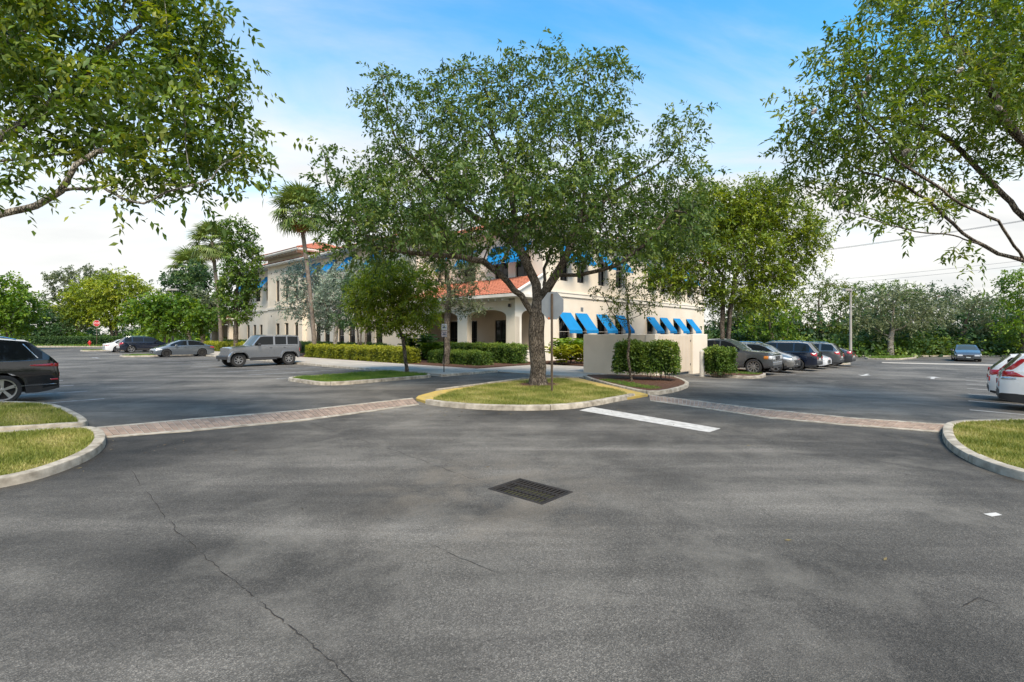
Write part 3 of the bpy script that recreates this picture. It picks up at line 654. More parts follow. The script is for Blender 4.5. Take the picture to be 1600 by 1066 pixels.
def tile_plane(b, A, B, C, D, per=0.3, course=0.38, amp=0.055):
    """A-B the eave, D-C the ridge side"""
    A, B, C, D = map(np.array, (A, B, C, D)); e = (B-A)/np.linalg.norm(B-A); mid = ((C+D)/2 - (A+B)/2)
    up = mid - e*(mid @ e); sl = np.linalg.norm(up); up = up/sl; nrm = np.cross(e, up); nrm = nrm if nrm[2] > 0 else -nrm
    aD, aC, L = (D-A)@e, (C-A)@e, np.linalg.norm(B-A); nr = max(2, int(sl/course)); cols = np.arange(min(0, aD), max(L, aC) + per, per/4)
    rows = []
    for r in range(nr): rows += [(r/nr, .04), ((r+1)/nr - 1e-3, .0)]
    n = len(cols); base = len(b.v)
    for h, st in rows:
        lo, hi = aD*h, L + (aC-L)*h
        for c in cols:
            a = min(max(c, lo), hi); z = amp*abs(math.sin(math.pi*c/per)) + st
            b.v.append(tuple(A + e*a + up*(h*sl) + nrm*z))
    for r in range(len(rows)-1):
        for i in range(n-1): b.f.append((base+r*n+i, base+r*n+i+1, base+(r+1)*n+i+1, base+(r+1)*n+i))
def hip_roof(x0, x1, y0, y1, z, pitch=0.36, over=0.9, per=0.3, course=0.4, fascia=0.22, sides='SWNE'):
    X0, X1, Y0, Y1 = x0-over, x1+over, y0-over, y1+over; w, l = X1-X0, Y1-Y0; h = min(w, l)/2
    if l >= w: r0, r1 = (X0+h, Y0+h), (X0+h, Y1-h)
    else: r0, r1 = (X0+h, Y0+h), (X1-h, Y0+h)
    zr = z + h*pitch; a, b_, c, d = (X0,Y0,z), (X1,Y0,z), (X1,Y1,z), (X0,Y1,z); R0, R1 = (*r0, zr), (*r1, zr)
    root = MB().box(X0+.06, X1-.06, Y0+.06, Y1-.06, z-fascia, z-.012).build('roof', M['fascia'], BLD)
    MB().box(X0, X1, Y0, Y0+.05, z-.12, z+.015).box(X0, X1, Y1-.05, Y1, z-.12, z+.015).box(X0, X0+.05, Y0+.052, Y1-.052, z-.12, z+.015).box(X1-.05, X1, Y0+.052, Y1-.052, z-.12, z+.015).build('gutter', M['fascia'], root)
    t = MB()
    e = .04; lift = lambda p: (p[0], p[1], p[2] + .02)
    if l >= w:
        tile_plane(t, lift(a), lift(b_), lift(R0), lift(R0), per, course); tile_plane(t, lift(b_), lift(c), lift(R1), lift(R0), per, course)
        tile_plane(t, lift(c), lift(d), lift(R1), lift(R1), per, course); tile_plane(t, lift(d), lift(a), lift(R0), lift(R1), per, course)
    else:
        tile_plane(t, lift(a), lift(b_), lift(R1), lift(R0), per, course); tile_plane(t, lift(b_), lift(c), lift(R1), lift(R1), per, course)
        tile_plane(t, lift(c), lift(d), lift(R0), lift(R1), per, course); tile_plane(t, lift(d), lift(a), lift(R0), lift(R0), per, course)
    o = t.build('roof_tiles', M['tile'], root); o['kind'] = 'stuff'
    hb = MB()
    for p, q in ((a, R0), (d, R1) if l >= w else (d, R0), (b_, R0) if l >= w else (b_, R1), (c, R1), (R0, R1)):
        hb.tube([(p[0], p[1], p[2]+.06), (q[0], q[1], q[2]+.06)], .11, 8)
    hb.build('ridge_tiles', M['tile'], root)
    return root
def brackets(x, y0, y1, z, n, axis='y', out=-1, ln=0.62):
    me = (MB().box(-ln/2, ln/2, -.06, .06, -.17, 0) if axis == 'y' else MB().box(-.06, .06, -ln/2, ln/2, -.17, 0)).mesh('bracket', M['fascia'])
    for k in range(n):
        t = y0 + (y1-y0)*(k+.5)/n
        link('bracket', me, BLD, (x + out*ln/2, t, z) if axis == 'y' else (t, x + out*ln/2, z))
def tR(p): q = (p-800)/F_PX; return (33*q - .2)/(.669 - .743*q)        # photo column on the right facade -> x'
def sL(p, x=0.0):                                                     # photo column on a left-facing plane -> y'
    q = (p-800)/F_PX; return ((33 + .743*x)*q - (.2 + .669*x))/(-.743 - .669*q)

MX, RX1, EAVE = 2.94, 32.6, 9.55
# right facade (faces the right-hand lot)
tops = [872, 899, 932, 960, 1010, 1031, 1052, 1072]; op = []; cen = [tR(p) + 0.75 for p in tops]
for c in cen:
    op.append((c-.62-MX, c+.62-MX, 0.75, 3.1)); op.append((c-.5-MX, c+.5-MX, 5.9, 7.75))
wall_panel('wall', (MX, 0), (1, 0), RX1-MX, ZB, EAVE, op, M['stucco'])
for c in cen:
    window((0, 0), (1, 0), c-.62, c+.62, .75, 3.1, 2, 2); window((0, 0), (1, 0), c-.5, c+.5, 5.9, 7.75, 2, 2)
    awning((0, 0), (1, 0), c, 1.62, 2.0, 3.55); awning((0, 0), (1, 0), c, 1.42, 7.15, 8.55, 0.95)
wall_panel('wall', (RX1, 0), (0, 1), 16, ZB, EAVE, [], M['stucco'])
wall_panel('wall', (RX1, 16), (-1, 0), RX1-14, ZB, EAVE, [], M['stucco'])
v = MB(); v.box(-.17, .17, -.02, 0, 0, .3)
for k in range(6): v.box(-.15, .15, -.035, -.02, .03+k*.045, .05+k*.045)
v.build('wall_vent', M['steel_grey'], BLD, (tR(908)+.1, -.002, 3.72))
# address number beside the corner
v = MB()
for k in range(4): v.box(-.2+k*.1, -.13+k*.1, -.02, 0, 0, .12)
# setback upper wall above the portico, facing left
ops = [(MX_a, MX_b, 6.05, 7.6) for MX_a, MX_b in ((14-2.6-0, 14-1.1), (14-4.7, 14-3.3), (14-8.2, 14-6.8), (14-11.5, 14-10.1))]
gops = [(14-4.75, 14-3.6, .12, 3.0), (14-7.75, 14-6.7, .12, 3.0), (14-10.0, 14-8.9, .12, 3.0)]
wall_panel('wall', (MX, 14), (0, -1), 14, 4.0, EAVE, ops, M['stucco'])
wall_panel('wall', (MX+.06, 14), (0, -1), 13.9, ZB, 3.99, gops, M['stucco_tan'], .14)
for a0, a1, z0, z1 in ops:
    window((MX, 14), (0, -1), a0, a1, z0, z1, 2, 1); awning((MX, 14), (0, -1), (a0+a1)/2, 1.75, 7.1, 8.6, .95)
for a0, a1, z0, z1 in gops: window((MX+.06, 14), (0, -1), a0, a1, z0, z1, 2, 2, .1, fr=.08)
# portico with arches
def arch_wall(p0, d, segs, z1, spring, rise, th, mat_, name='arcade'):
    """segs: list of (a0,a1,is_arch)"""
    n = (d[1], -d[0]); b = MB()
    def pt(a, z, k): return (p0[0] + d[0]*a - n[0]*k, p0[1] + d[1]*a - n[1]*k, z)
    for a0, a1, arch in segs:
        if not arch:
            for k, flip in ((0, 0), (th, 1)):
                q = [pt(a0,ZB,k), pt(a1,ZB,k), pt(a1,z1,k), pt(a0,z1,k)]; b.quad(*(q[::-1] if flip else q))
            b.quad(pt(a0,ZB,0), pt(a0,spring,0), pt(a0,spring,th), pt(a0,ZB,th)); b.quad(pt(a1,ZB,0), pt(a1,ZB,th), pt(a1,spring,th), pt(a1,spring,0))
        else:
            m = 20; pts = [((a0+a1)/2 - (a1-a0)/2*math.cos(math.pi*i/m), spring + rise*math.sin(math.pi*i/m)**.8) for i in range(m+1)]
            for i in range(m):
                (x, z), (x2, z2) = pts[i], pts[i+1]
                b.quad(pt(x,z,0), pt(x2,z2,0), pt(x2,z1,0), pt(x,z1,0)); b.quad(pt(x2,z2,th), pt(x,z,th), pt(x,z1,th), pt(x2,z1,th)); b.quad(pt(x,z,0), pt(x,z,th), pt(x2,z2,th), pt(x2,z2,0))
    return b.build(name, mat_, BLD, smooth=25)
PZ = 4.32
arch_wall((0, 10.6), (0, -1), [(0, .9, 0), (.9, 10.6-5.67, 1), (10.6-5.67, 10.6-4.63, 0), (10.6-4.63, 10.6-.79, 1), (10.6-.79, 10.6, 0)], PZ, 3.1, .52, .45, M['stucco'])
arch_wall((0.002, 0), (1, 0), [(0, .66, 0), (.66, 2.6, 1), (2.6, MX-.004, 0)], PZ, 3.1, .5, .42, M['stucco_light'])
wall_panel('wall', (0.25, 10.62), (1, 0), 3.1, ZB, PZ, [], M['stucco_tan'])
MB().box(.1, MX-.01, .1, 10.5, ZB, .1).build('portico_floor', M['walk'], BLD)
MB().box(.0, MX+.4, .02, 10.6, PZ-.1, PZ+.02).build('portico_ceiling', M['stucco_light'], BLD)
low = MB().box(.6, MX+1.6, -.32, -.06, -.3, .75).box(.55, MX+1.65, -.37, -.03, .752, .85); low.build('low_wall', M['stucco_light'], BLD)
for y, z in ((5.15, 3.75), (.4, 3.75), (9.9, 3.75)):
    MB().lathe([(.001, 0), (.09, 0), (.1, .03), (.09, .2), (.06, .22), (.001, .22)], 12).build('wall_lamp', M['bronze'], BLD, (-.12, y, z))
root = MB().box(-.72, MX-.02, -.72, 11.3, PZ+.02, PZ+.2).build('portico_roof', M['fascia'], BLD)
MB().box(-.8, -.73, -.8, 11.38, PZ+.06, PZ+.26).box(-.728, MX-.02, -.8, -.722, PZ+.06, PZ+.26).build('gutter', M['fascia'], root)
t = MB(); zt = PZ+.24
tile_plane(t, (-.78, 11.3, zt), (-.78, -.78, zt), (MX-.02, -.1, zt+1.55), (MX-.02, 11.3, zt+1.55), .28, .36)
o = t.build('roof_tiles', M['tile'], root); o['kind'] = 'stuff'
rk = MB(); rk.add([(-.8,-.7,zt),(MX-.02,-.05,zt+1.5),(MX-.02,-.05,zt+.0),(-.8,-.7,zt-.15)], [(0,1,2,3),(3,2,1,0)][:1]); rk.tube([(-.8,-.76,zt+.08),(MX-.02,-.1,zt+1.62)], .1, 8); rk.build('rake', M['fascia'], root)
brackets(-.0, .3, 10.4, PZ+.02, 16, 'y', -1, .6)
# left wing, tower and end block facing the left-hand lot
WY0, TY0, TY1, EY1 = 10.6, 29.5, 38.2, 50.0
wop = []
for p in (497, 511, 533, 550, 575, 592): s = sL(p); wop.append((TY0-s-.55, TY0-s+.55, .35, 3.1))
for s in (16.0, 20.5, 24.0, 27.2): wop.append((TY0-s-.7, TY0-s+.7, 6.1, 7.9))
wall_panel('wall', (0, TY0), (0, -1), TY0-WY0, ZB, 9.6, wop, M['stucco'])
for a0, a1, z0, z1 in wop:
    window((0, TY0), (0, -1), a0, a1, z0, z1, 2, 3 if z0 < 2 else 2, .14)
    if z0 > 4: awning((0, TY0), (0, -1), (a0+a1)/2, 1.8, 7.7, 9.2, 1.0)
wall_panel('wall', (0, WY0), (1, 0), MX, 4.3, 9.6, [], M['stucco'])
top_ = []
for p in (434, 448, 463): s = sL(p, -.45); top_ += [(TY1-s-.42, TY1-s+.42, .5, 3.15), (TY1-s-.42, TY1-s+.42, 5.6, 8.0)]
wall_panel('tower_wall', (-.45, TY1), (0, -1), TY1-TY0, ZB, 10.6, top_, M['stucco'])
wall_panel('tower_wall', (-.45, TY0), (1, 0), .6, ZB, 10.6, [], M['stucco']); wall_panel('tower_wall', (6, TY1), (-1, 0), 6.45, ZB, 10.6, [], M['stucco'])
for a0, a1, z0, z1 in top_: window((-.45, TY1), (0, -1), a0, a1, z0, z1, 1, 2, .14)
roundel = MB().lathe([(.001, -.03), (.17, -.03), (.17, .02), (.001, .02)], 14, 'y').mesh('vent_hole', M['bronze'])
for y, z in ((30.6, 8.9), (32.3, 8.9), (34, 8.9), (35.7, 8.9), (37.2, 8.9), (33.9, 10.0), (37.2, 4.0), (30.6, 4.0)):
    link('vent_hole', roundel, BLD, (-.455, y, z), (0, 0, R(90))).scale = (1 if z > 9.5 else .55,)*3
eop = []
for p in (398, 408, 375, 388, 356, 362): s = sL(p, .5); eop.append((EY1-s-.42, EY1-s+.42, .5, 3.1))
eop = [e for e in eop if e[0] > .2]
for s in (40.2, 43.5, 46.8): eop.append((EY1-s-.7, EY1-s+.7, 6.0, 8.1))
wall_panel('wall', (.5, EY1), (0, -1), EY1-TY1, ZB, 9.6, eop, M['stucco']); wall_panel('wall', (14, EY1), (-1, 0), 13.5, ZB, 9.6, [], M['stucco'])
for a0, a1, z0, z1 in eop:
    window((.5, EY1), (0, -1), a0, a1, z0, z1, 1, 2, .14)
    if z0 > 4: awning((.5, EY1), (0, -1), (a0+a1)/2, 1.9, 7.4, 8.9, 1.1)
b = MB()   # string course
b.box(MX-.08, RX1+.08, -.09, -.003, 4.72, 4.98).box(MX-.12, RX1+.12, -.13, -.003, 4.985, 5.06)
b.box(-.09, -.003, WY0, TY0, 4.72, 4.98).box(-.54, -.453, TY0, TY1+.09, 4.74, 5.0).box(.41, .497, TY1+.1, EY1, 4.72, 4.98); b.build('string_course', M['stucco_light'], BLD)
hip_roof(MX, RX1, 0, 16, EAVE+.22, .36, .9)
hip_roof(0, 14, WY0, EY1-.02, 9.6+.25, .34, .95)
hip_roof(-.45, 7, TY0, TY1, 10.6+.22, .34, .95)
brackets(-.45, TY0-.6, TY1+.6, 10.6, 13, 'y', -1, .7); brackets(0, WY0, TY0-1, 9.6, 24, 'y', -1, .7)
# far porch
pz = 3.3; b = MB()
b.box(-.3, .2, 51, 51.6, ZB, pz).box(-.3, .2, 54.5, 55.1, ZB, pz).box(-.3, .2, 58, 58.6, ZB, pz).box(-.3, 6, 58.2, 58.5, ZB, pz); b.box(-.301, .199, 51, 58.6, pz, pz+.5)
b.build('porch', M['stucco'], BLD); hip_roof(-.3, 6, 50.9, 58.6, pz+.75, .33, .7)

# ------------------------------------------------------------------ dumpster enclosure
E0 = unS(*G(916, 583)); ex0, ey1, ey0, ex1 = -3.75, -7.9, -11.75, 0.2
ENC = empty('dumpster_enclosure', (*S2(ex0, ey0), 0), ANG, 'cream stucco dumpster enclosure with tan steel gates in front of the building', 'enclosure')
def lb(x0, x1, y0, y1, z0, z1, name, m, bv=.015): return MB().bbox(x0-ex0, x1-ex0, y0-ey0, y1-ey0, z0, z1, bv).build(name, M[m], ENC)
EH = 1.93
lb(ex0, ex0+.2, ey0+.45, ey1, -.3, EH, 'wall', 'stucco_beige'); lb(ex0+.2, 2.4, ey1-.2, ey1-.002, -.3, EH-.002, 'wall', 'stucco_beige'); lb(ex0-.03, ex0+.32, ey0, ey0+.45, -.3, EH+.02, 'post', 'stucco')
lb(ex1+.25, 2.4, ey0, ey0+.25, -.3, EH+.01, 'wall', 'stucco'); lb(2.2, 2.4, ey0+.25, ey1-.2, -.3, EH, 'wall', 'stucco')
gx0, gx1 = ex0+.36, ex1+.2; gm = (gx0+gx1)/2
for a, c in ((gx0, gm-.01), (gm+.01, gx1)):
    gt = lb(a, c, ey0+.12, ey0+.17, .06, EH-.04, 'gate', 'gate', .006); n = int((c-a)/.16)
    rib = MB()
    for k in range(n): x = a + (c-a)*(k+.5)/n; rib.box(x-ex0-.03, x-ex0+.03, ey0+.105-ey0, ey0+.119-ey0, .1, EH-.08)
    rib.build('rib', M['gate'], gt)
    for z in (.35, 1.55): x = a if a == gx0 else c-.03; MB().box(x-ex0, x-ex0+.03, ey0+.09-ey0, ey0+.119-ey0, z, z+.1).build('hinge', M['iron'], gt)
bx, by = G(1097, 588.5); BO = empty('bollard', (bx, by, float(gz(bx, by))), 0, 'round cream painted steel bollard beside the enclosure wall', 'bollard')
MB().lathe([(.115, -.1), (.115, 1.17), (.1, 1.22), (.06, 1.25), (.001, 1.26)], 20).build('tube', M['bollard'], BO, smooth=40)
MB().lathe([(.15, -.1), (.15, .012), (.117, .012)], 20).build('footing', M['concrete'], BO)

# ------------------------------------------------------------------ signs, lamps, poles, wires
def octagon(r, y0, y1):
    return MB().add([(r*math.cos(R(22.5+45*k)), y, r*math.sin(R(22.5+45*k))) for y in (y0, y1) for k in range(8)], [tuple(range(8)), tuple(range(15, 7, -1))] + [(k, k+8, (k+1) % 8+8, (k+1) % 8) for k in range(8)])
def text_mesh(body, size, m, parent, loc, rot, name='lettering', sx=1.0):
    cu = bpy.data.curves.new('t', 'FONT'); cu.body = body; cu.size = size; cu.align_x = 'CENTER'; cu.align_y = 'CENTER'; cu.extrude = .001
    to = bpy.data.objects.new('t', cu); COL.objects.link(to); dg = bpy.context.evaluated_depsgraph_get(); me = bpy.data.meshes.new_from_object(to.evaluated_get(dg))
    bpy.data.objects.remove(to); me.materials.clear(); me.materials.append(m); o = link(name, me, parent, loc, rot); o.scale = (sx, 1, 1); return o
def stop_sign(loc, rz, label, hgt=3.15, r=.46, post='post', pw=.035):
    o = empty('stop_sign', loc, rz, label, 'stop sign')            # the plate faces local -y
    MB().bbox(-pw, pw, .0, .05, -.2, hgt-.05, .008).build('post', M[post], o); zc = hgt - r*.93
    p = octagon(r, -.006, -.002).build('plate', M['steel_grey'], o, (0, 0, zc))
    octagon(r*.985, -.010, -.0065).build('border', M['white'], p); octagon(r*.93, -.0125, -.0103).build('face', M['red'], p)
    text_mesh('STOP', r*.82, M['white'], p, (0, -.0145, 0), (R(90), 0, 0), sx=.82)
    return o, zc
X, Y = G(863, 618)
so, zc = stop_sign((X, Y, .11), ANG + R(90), 'grey back of a large octagonal stop sign on a brown post before the big tree', 3.17, .47)
MB().box(.1, .17, .0, .004, zc-.42, zc-.36).build('sticker', M['orange'], so)
X, Y = G(151, 541.5); stop_sign((X, Y, .1), R(10), 'red stop sign facing the lot at its far planted verge', 4.0, .52)
X, Y = G(140, 541.2); hy = empty('fire_hydrant', (X, Y, .1), 0, 'red fire hydrant low in the grass below the far stop sign', 'hydrant')
MB().lathe([(.2, 0), (.2, .06), (.15, .08), (.15, .5), (.19, .52), (.19, .58), (.16, .62), (.12, .72), (.05, .78), (.04, .84), (.001, .85)], 16).build('barrel', M['red'], hy, smooth=40)
for a in (0, 120, 240): MB().tube([(0, 0, .42), (.26*math.cos(R(a)), .26*math.sin(R(a)), .42)], .075, 10).build('nozzle', M['red'], hy)
X, Y = G(694, 585.5); ps = empty('parking_sign', (X, Y, .12), R(35), 'small faded parking sign with two plates on a thin black post', 'sign')
MB().tube([(0, .02, -.15), (0, .02, 2.42)], .025, 8).build('post', M['iron'], ps)
for z, h, m in ((2.17, .29, 'white'), (1.84, .3, 'sign_pink')):
    p = MB().bbox(-.15, .15, -.012, -.005, z-h/2, z+h/2, .002).build('plate', M[m], ps)
    pr = MB(); pr.box(-.1, .1, -.0145, -.0125, z+h*.12, z+h*.22).box(-.12, .12, -.0145, -.0125, z-h*.2, z-h*.12).box(-.06, .06, -.0145, -.0125, z-.03, z+.01); pr.build('print', M['sign_print'], p)
def lamp_post(loc, h, label, rz=0, heads=1, r=.11):
    o = empty('light_pole', loc, rz, label, 'light pole')
    MB().tube([(0, 0, -.2), (0, 0, h-.15)], [r*1.25, r*.8], 12).build('pole', M['pole'], o, smooth=40)
    for s in ((-1, 1)[:heads] if heads > 1 else (1,)):
        MB().tube([(0, 0, h-.25), (.4*s, 0, h-.15)], .035, 8).build('arm', M['lamp'], o)
        hd = MB().bbox(.3*s-.35, .3*s+.35, -.22, .22, h-.16, h+.04, .04).build('lamp_head', M['lamp'], o); MB().box(.3*s-.26, .3*s+.26, -.17, .17, h-.175, h-.161).build('lens', M['white'], hd)
    return o
p = P(1329, 452, 50); lamp_post((p[0], p[1], -.5), p[2]+.5, 'concrete light pole with a single lamp head behind the parked crossovers', R(180), 1, .11)
p = P(270, 452, 62); lamp_post((p[0], p[1], 0), p[2], 'slim light pole with twin lamp heads among the left-hand trees', 0, 2)
p = P(1128, 482, 45); o = empty('utility_post', (p[0], p[1], -.4), 0, 'plain grey concrete post standing in the greenery behind the pickup', 'post')
MB().tube([(0, 0, -.2), (0, 0, p[2]+.4)], [.14, .11], 12).build('pole', M['pole'], o, smooth=40)
UPL = []
for px, Y in ((1168, 105), (1840, 60)):
    zt = P(px, 411 if Y > 80 else 314, Y)[2]; q = P(px, 400, Y); UPL.append(np.array([q[0], q[1], zt]))
    o = empty('utility_pole', (q[0], q[1], -.5), 0, 'tall wooden utility pole carrying the wires, beyond the woods' if Y > 80 else 'wooden utility pole carrying the wires, right of the lot', 'utility pole')
    MB().tube([(0, 0, -.3), (0, 0, zt+1.5)], [.22, .14], 10).build('pole', M['bark_pale'], o, smooth=40)
    MB().box(-.08, .08, -1.4, 1.4, zt+.35, zt+.5).build('crossarm', M['bark_pale'], o)
for dz, dy, nm in ((0.75, -1.2, 'top outer'), (0.75, 0, 'top middle'), (.75, 1.2, 'top inner'), (-4.9, 0, 'upper of the low'), (-5.6, 0, 'lower of the low')):
    a, c = UPL[0] + [0, dy, dz], UPL[1] + [0, dy, dz]; pts = []
    for k in range(25): t = k/24; q = a*(1-t) + c*t; q[2] -= 1.6*4*t*(1-t)*.35; pts.append(tuple(q))
    tag(MB().tube(pts, .022, 5).build('power_line', M['wire']), 'thin %s overhead power line crossing the cloudy sky' % nm, 'wire', 'overhead power lines')
# ================================================================== trees and plants
def norm(a): return a / (np.linalg.norm(a, axis=-1, keepdims=True) + 1e-9)
def leaves_mesh(name, P0, A, K, Ls, ll, lw, mat_, droop=0.25, var0=None, fold=True, spread=.9):
    """sprays of K leaflets along axis A from P0"""
    n = len(P0); S_ = norm(np.cross(A, RNG.normal(0, 1, (n, 3)))); Vs = []; vr = []
    if var0 is None: var0 = RNG.normal(.42, .2, n)
    for k in range(K):
        t = (k + .6) / K; sd = 1 if k % 2 else -1
        pos = P0 + A * (Ls * t)[:, None] + np.array([0, 0, -1.0]) * (Ls * t * t * droop)[:, None] + RNG.normal(0, .02, (n, 3)) * Ls[:, None]
        d = norm(A * (.35 + .5*t) + S_ * (sd*spread) + RNG.normal(0, .38, (n, 3)) + np.array([0, 0, -.3]))
        N = norm(np.array([0, 0, 1.0]) + RNG.normal(0, .65, (n, 3))); wv = norm(np.cross(d, N)); N2 = norm(np.cross(wv, d))
        l = (ll * RNG.uniform(.7, 1.25, n))[:, None]; w_ = l * lw
        b = pos; tip = pos + d*l - np.array([0, 0, 1.0]) * l * .12; m = pos + d*l*.45 + N2 * l * (.06 if fold else 0)
        Vs.append(np.stack([b, m + wv*w_, tip, m - wv*w_], 1)); vr.append(np.clip(var0 + RNG.normal(0, .13, n), 0, 1))
    V = np.concatenate(Vs).reshape(-1, 3); var = np.repeat(np.concatenate(vr), 4)
    q = np.arange(len(V)).reshape(-1, 4)
    if fold: Fc = np.concatenate([q[:, [0, 1, 2]], q[:, [0, 2, 3]]])
    else: Fc = q
    return np_mesh(name, V, Fc, M[mat_], attr=var)
def lobe_points(lobes, n, shell=0.5):
    vol = np.array([np.prod(l[1]) for l in lobes]) ** .85; cnt = np.maximum(3, (n * vol / vol.sum()).astype(int)); out = []
    for (c, r), m in zip(lobes, cnt):
        d = norm(RNG.normal(0, 1, (m, 3))); rad = RNG.random(m) ** (1/3) * (1-shell) + shell * RNG.uniform(.72, 1.0, m); rad = np.minimum(rad, 1)
        out.append(np.array(c) + d * rad[:, None] * np.array(r))
    return np.concatenate(out)
def grow(chains, A, step, di, dk, iters=90, trop=0.04):
    pos = []; par = []
    for ci, ch in enumerate(chains):
        ch = [np.array(c, float) for c in ch]
        if pos:
            j = int(np.argmin([np.linalg.norm(q - ch[0]) for q in pos])); ch = [pos[j]] + ch[1:]; last = j
        else: pos.append(ch[0]); par.append(-1); last = 0
        for a, c in zip(ch[:-1], ch[1:]):
            m = max(1, int(round(np.linalg.norm(c-a)/step)))
            for k in range(1, m+1):
                jit = RNG.normal(0, .05*step, 3) if k < m else 0
                pos.append(a + (c-a)*k/m + jit); par.append(last); last = len(pos)-1
    pos = list(pos); Pn = np.array(pos); 
    D = np.linalg.norm(A[:, None] - Pn[None], axis=2) if len(A)*len(Pn) < 6e6 else None
    # trunk nodes near the ground attract nothing
    near = D.argmin(1); dist = D.min(1); alive = np.ones(len(A), bool); stuck = np.zeros(len(A), int)
    for it in range(iters):
        act = np.where(alive & (dist < di))[0]
        if len(act) == 0: break
        cur = np.array(pos); dirs = norm(A[act] - cur[near[act]]); acc = {}
        uniq, inv = np.unique(near[act], return_inverse=True); sm = np.zeros((len(uniq), 3)); np.add.at(sm, inv, dirs)
        nd_ = norm(sm + RNG.normal(0, .18, sm.shape) + np.array([0, 0, trop])); new = cur[uniq] + nd_*step
        base = len(pos); pos += list(new); par += list(uniq)
        dn = np.linalg.norm(A[:, None] - new[None], axis=2); k = dn.argmin(1); dm = dn[np.arange(len(A)), k]; better = dm < dist - 1e-4
        stuck[act] = np.where(better[act], 0, stuck[act] + 1)
        dist = np.where(better, dm, dist); near = np.where(better, base + k, near)
        alive &= (dist > dk) & (stuck < 4)
    return np.array(pos), np.array(par)
def tree(name, label, base, chains, lobes, n_attr, leaf, trunk_r=.2, step=.4, bark='bark', group=None, sprays=5, K=9, Ls=.34, ll=.13, lw=.2, fold=True, tipr=.008, cut=0.0, cat='tree', spread_pos=.28, cmax=5, dk=None, droop=.3, flare=1.35, yellow=.0):
    base = np.array(base, float); A = lobe_points(lobes, n_attr); pos, par = grow(chains, A, step, step*14, dk or step*1.15)
    n = len(pos); tips = np.ones(n); kids = [[] for _ in range(n)]; child = np.zeros(n, int)
    for i in range(1, n): kids[par[i]].append(i); child[par[i]] += 1
    cnt = np.where(child == 0, 1.0, 0.0)
    for i in range(n-1, 0, -1): cnt[par[i]] += cnt[i]
    al = math.log(trunk_r / tipr) / math.log(max(cnt[0], 2)); rad = tipr * np.maximum(cnt, 1) ** al
    root = empty(name, tuple(base), 0, label, cat, group)
    b = MB(); loc = pos - base; stack = [(0, None)]
    while stack:
        i, pstart = stack.pop(); ch = [] if pstart is None else [pstart]; ch.append(i)
        while kids[i]:
            ks = sorted(kids[i], key=lambda k: -cnt[k]); i2 = ks[0]
            for k in ks[1:]: stack.append((k, i))
            ch.append(i2); i = i2
        rr = [rad[c] for c in ch]
        if pstart is not None: rr[0] = min(rr[0], rr[1]*1.15)
        if max(rr) < cut or len(ch) < 2: continue
        if pstart is None:
            rr = [r * (1 + (flare-1)*math.exp(-3.2*k)) for k, r in enumerate(rr)]
        thick = max(rr); sides = 12 if thick > .12 else (7 if thick > .035 else 4)
        b.tube([loc[c] for c in ch], rr, sides, cap=False)
    b.build('trunk', M[bark], root, smooth=60)
    tw = np.where(cnt <= cmax)[0]; tw = tw[loc[tw][:, 2] > .8]
    idx = np.repeat(tw, sprays); m = len(idx)
    dirn = norm(pos[idx] - pos[np.maximum(par[idx], 0)]); P0 = loc[idx] + RNG.normal(0, spread_pos*.6, (m, 3)) * np.array([1, 1, .8])
    Ax = norm(dirn*.6 + RNG.normal(0, .75, (m, 3)) + np.array([0, 0, .05])); lsz = Ls * RNG.uniform(.65, 1.3, m)
    cl = RNG.normal(0, .16, n)[idx]; v0 = .40 + cl + RNG.normal(0, .1, m); v0 = np.where(RNG.random(m) < yellow, .95, v0)
    link('crown', leaves_mesh('crown', P0, Ax, K, lsz, ll, lw, leaf, droop, v0, fold), root)
    return root, pos, rad, cnt
def L3(px, py, Y, rx, rz, ry=None):
    s = Y / F_PX; return (P(px, py, Y), (rx*s, (ry if ry else (rx+rz)/2)*s, rz*s))

# --- the big tree on the corner island
b0 = np.array([TREE0[0], TREE0[1], .1]); Yt = TREE0[1]; Q = lambda x, y, dy=0: P(x, y, Yt+dy)
chains = [[b0, Q(840,560), Q(838,515), Q(839,490), Q(843,470)],
          [Q(838,497), Q(815,462,-.3), Q(785,432,-.6), Q(755,408,-.8), Q(700,399,-.8), Q(640,395,-.6), Q(585,385,-.3)],
          [Q(842,480), Q(838,445,.3), Q(823,412,.5), Q(806,375,.7), Q(803,330,.8), Q(790,270,1), Q(770,210,1)],
          [Q(843,470), Q(862,440,.1), Q(885,400,.2), Q(905,350,.3), Q(915,290,.3), Q(905,220,.2)],
          [Q(868,432,.1), Q(905,430,-.6), Q(960,416,-1.2), Q(1005,385,-1.3), Q(1050,330,-1)],
          [Q(812,385,.6), Q(760,350,1.5), Q(700,310,2), Q(650,250,2)], [Q(905,350,.3), Q(960,300,1.2), Q(1030,255,1.5)],
          [Q(850,460,.2), Q(850,420,1.2), Q(870,370,2.2), Q(850,300,3)]]
